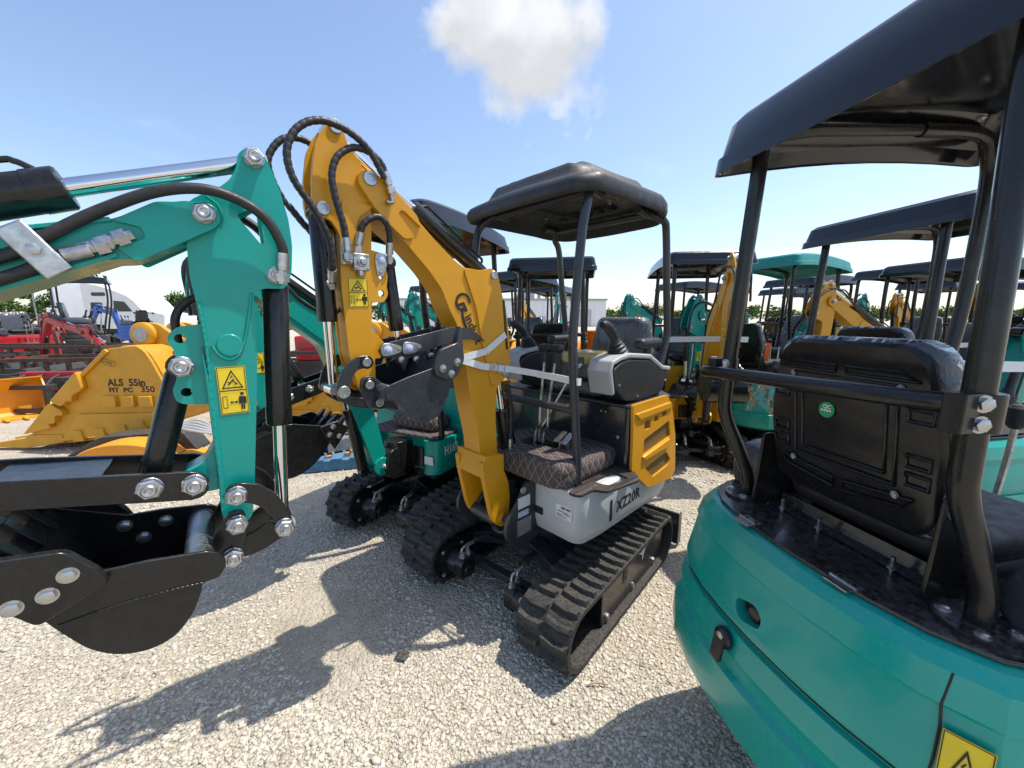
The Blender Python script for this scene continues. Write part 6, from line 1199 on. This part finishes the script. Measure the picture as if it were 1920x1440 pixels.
# ------------------------------------------------------------------ trees
def leaf_mat(name, c):
    m = bpy.data.materials.new(name); m.use_nodes = True; t = m.node_tree; b = t.nodes['Principled BSDF']; n, l = t.nodes.new, t.links.new
    at = n('ShaderNodeAttribute'); at.attribute_name = 'tone'; cr = n('ShaderNodeValToRGB'); l(at.outputs['Fac'], cr.inputs[0]); e = cr.color_ramp.elements; e[0].color = (*[q * .55 for q in c], 1); e[1].color = (*[q * 1.5 for q in c], 1); l(cr.outputs[0], b.inputs['Base Color']); b.inputs['Roughness'].default_value = .9; b.inputs['Specular IOR Level'].default_value = .1; return m
LEAF = leaf_mat('broad leaves', (.06, .11, .03)); FIR = leaf_mat('fir needles', (.03, .06, .035))
def leaves(name, cents, rad, n, s, material, parent=None):
    cents = np.array(cents); rad = np.array(rad); k = RNG.integers(0, len(cents), n); d = RNG.normal(size=(n, 3)); d /= np.linalg.norm(d, axis=1)[:, None]
    c = cents[k] + d * rad[k][:, None] * (RNG.random((n, 1)) ** .4); u = RNG.normal(size=(n, 3)); u /= np.linalg.norm(u, axis=1)[:, None]; v = np.cross(u, RNG.normal(size=(n, 3))); v /= np.linalg.norm(v, axis=1)[:, None]
    sz = (s * (.6 + .8 * RNG.random((n, 1)))); P = np.stack([c - u * sz, c + v * sz * .55, c + u * sz, c - v * sz * .55], 1).reshape(-1, 3); F = np.arange(4 * n).reshape(-1, 4)
    me = bpy.data.meshes.new(name); me.from_pydata(P.tolist(), [], F.tolist()); a = me.attributes.new('tone', 'FLOAT', 'POINT'); a.data.foreach_set('value', np.repeat(np.clip(.5 + .3 * RNG.normal(size=n), 0, 1), 4).astype(np.float32))
    return obj(name, me, material, parent, sm=0)
def tree(label, loc, h, w_, material, n=2600, cone=False, name='tree'):
    t = thing(name, label, 'tree', loc, 0, 'trees behind the yard'); b = MB(); b.tube(spl([(0, 0, 0), (.1, .05, h * .25), (0, .1, h * .55), (.05, 0, h * .85)], 5), .2, 8, lambda i: max(.04, .02 * h * (1 - i / 17)))
    for i in range(6): a = i * 1.05; b.tube([(0, 0, h * (.25 + .08 * i)), (math.cos(a) * w_ * .3, math.sin(a) * w_ * .3, h * (.4 + .08 * i)), (math.cos(a) * w_ * .42, math.sin(a) * w_ * .42, h * (.5 + .07 * i))], .06, 6)
    obj('trunk', b, RUST, t); C_, R_ = [], []
    for i in range(26):
        z = h * (.22 + .72 * random.random()); f = (1 - (z / h)) * 1.1 if cone else math.sqrt(max(.05, 1 - ((z / h - .55) / .5) ** 2)); a = random.random() * 6.28; q = w_ * .5 * f * math.sqrt(random.random()) * .85
        C_.append((q * math.cos(a), q * math.sin(a), z)); R_.append(w_ * (.10 + .12 * random.random()) * (.7 if cone else 1))
    leaves('crown', C_, R_, n, .24, material, t)
for x, y, h, w_, m, cn, lab in ((-80, 62, 8.5, 8, LEAF, 0, 'broad green tree at the far left of the tree group'), (-72, 64, 7.6, 8, LEAF, 0, 'broad green tree left of the dark firs'), (-64, 66, 7.4, 6, FIR, 1, 'dark fir between the broad trees'), (-60, 63, 7.0, 6, FIR, 1, 'dark fir nearest the white trailer'), (-58, 70, 7.6, 7, LEAF, 0, 'green tree right of the dark firs'), (-53, 70, 6.8, 6, LEAF, 0, 'low green tree behind the white trucks'), (-57, 52, 10.0, 7, LEAF, 0, 'taller green tree rising above the white trailer')): tree(lab, (x, y, 0), h * .74, w_ * .95, m, cone=bool(cn))
C_, R_ = [], []
for i in range(420):
    x = 25 + i * .85; C_.append((x, 250 + 18 * random.random(), 3 + 4.5 * random.random() + 1.2 * math.sin(x * .09))); R_.append(2.2 + 1.6 * random.random())
kind(leaves('tree_line', C_, R_, 26000, .7, LEAF), 'stuff')
C_, R_ = [], []
for i in range(160):
    x = -190 + i * .95; C_.append((x, 150 + 10 * random.random(), 2.5 + 4 * random.random())); R_.append(1.8 + 1.2 * random.random())
kind(leaves('tree_line', C_, R_, 9000, .6, LEAF), 'stuff')
# ------------------------------------------------------------------ light mast on the left
t = thing('light_mast', 'slim light mast with two lamp heads above the firs', 'mast', (-73, 60, 0), 0); obj('pole', MB().cyl((0, 0, 0), (0, 0, 11), .12, .08, 10), STEEL, t); obj('cross_arm', MB().box((0, 0, 11), (3.2, .12, .12)), STEEL, t)
for s in (-1, 1): obj('lamp_head', MB().box((s * 1.4, -.2, 11.1), (1.0, .7, .25)), DKST, t)
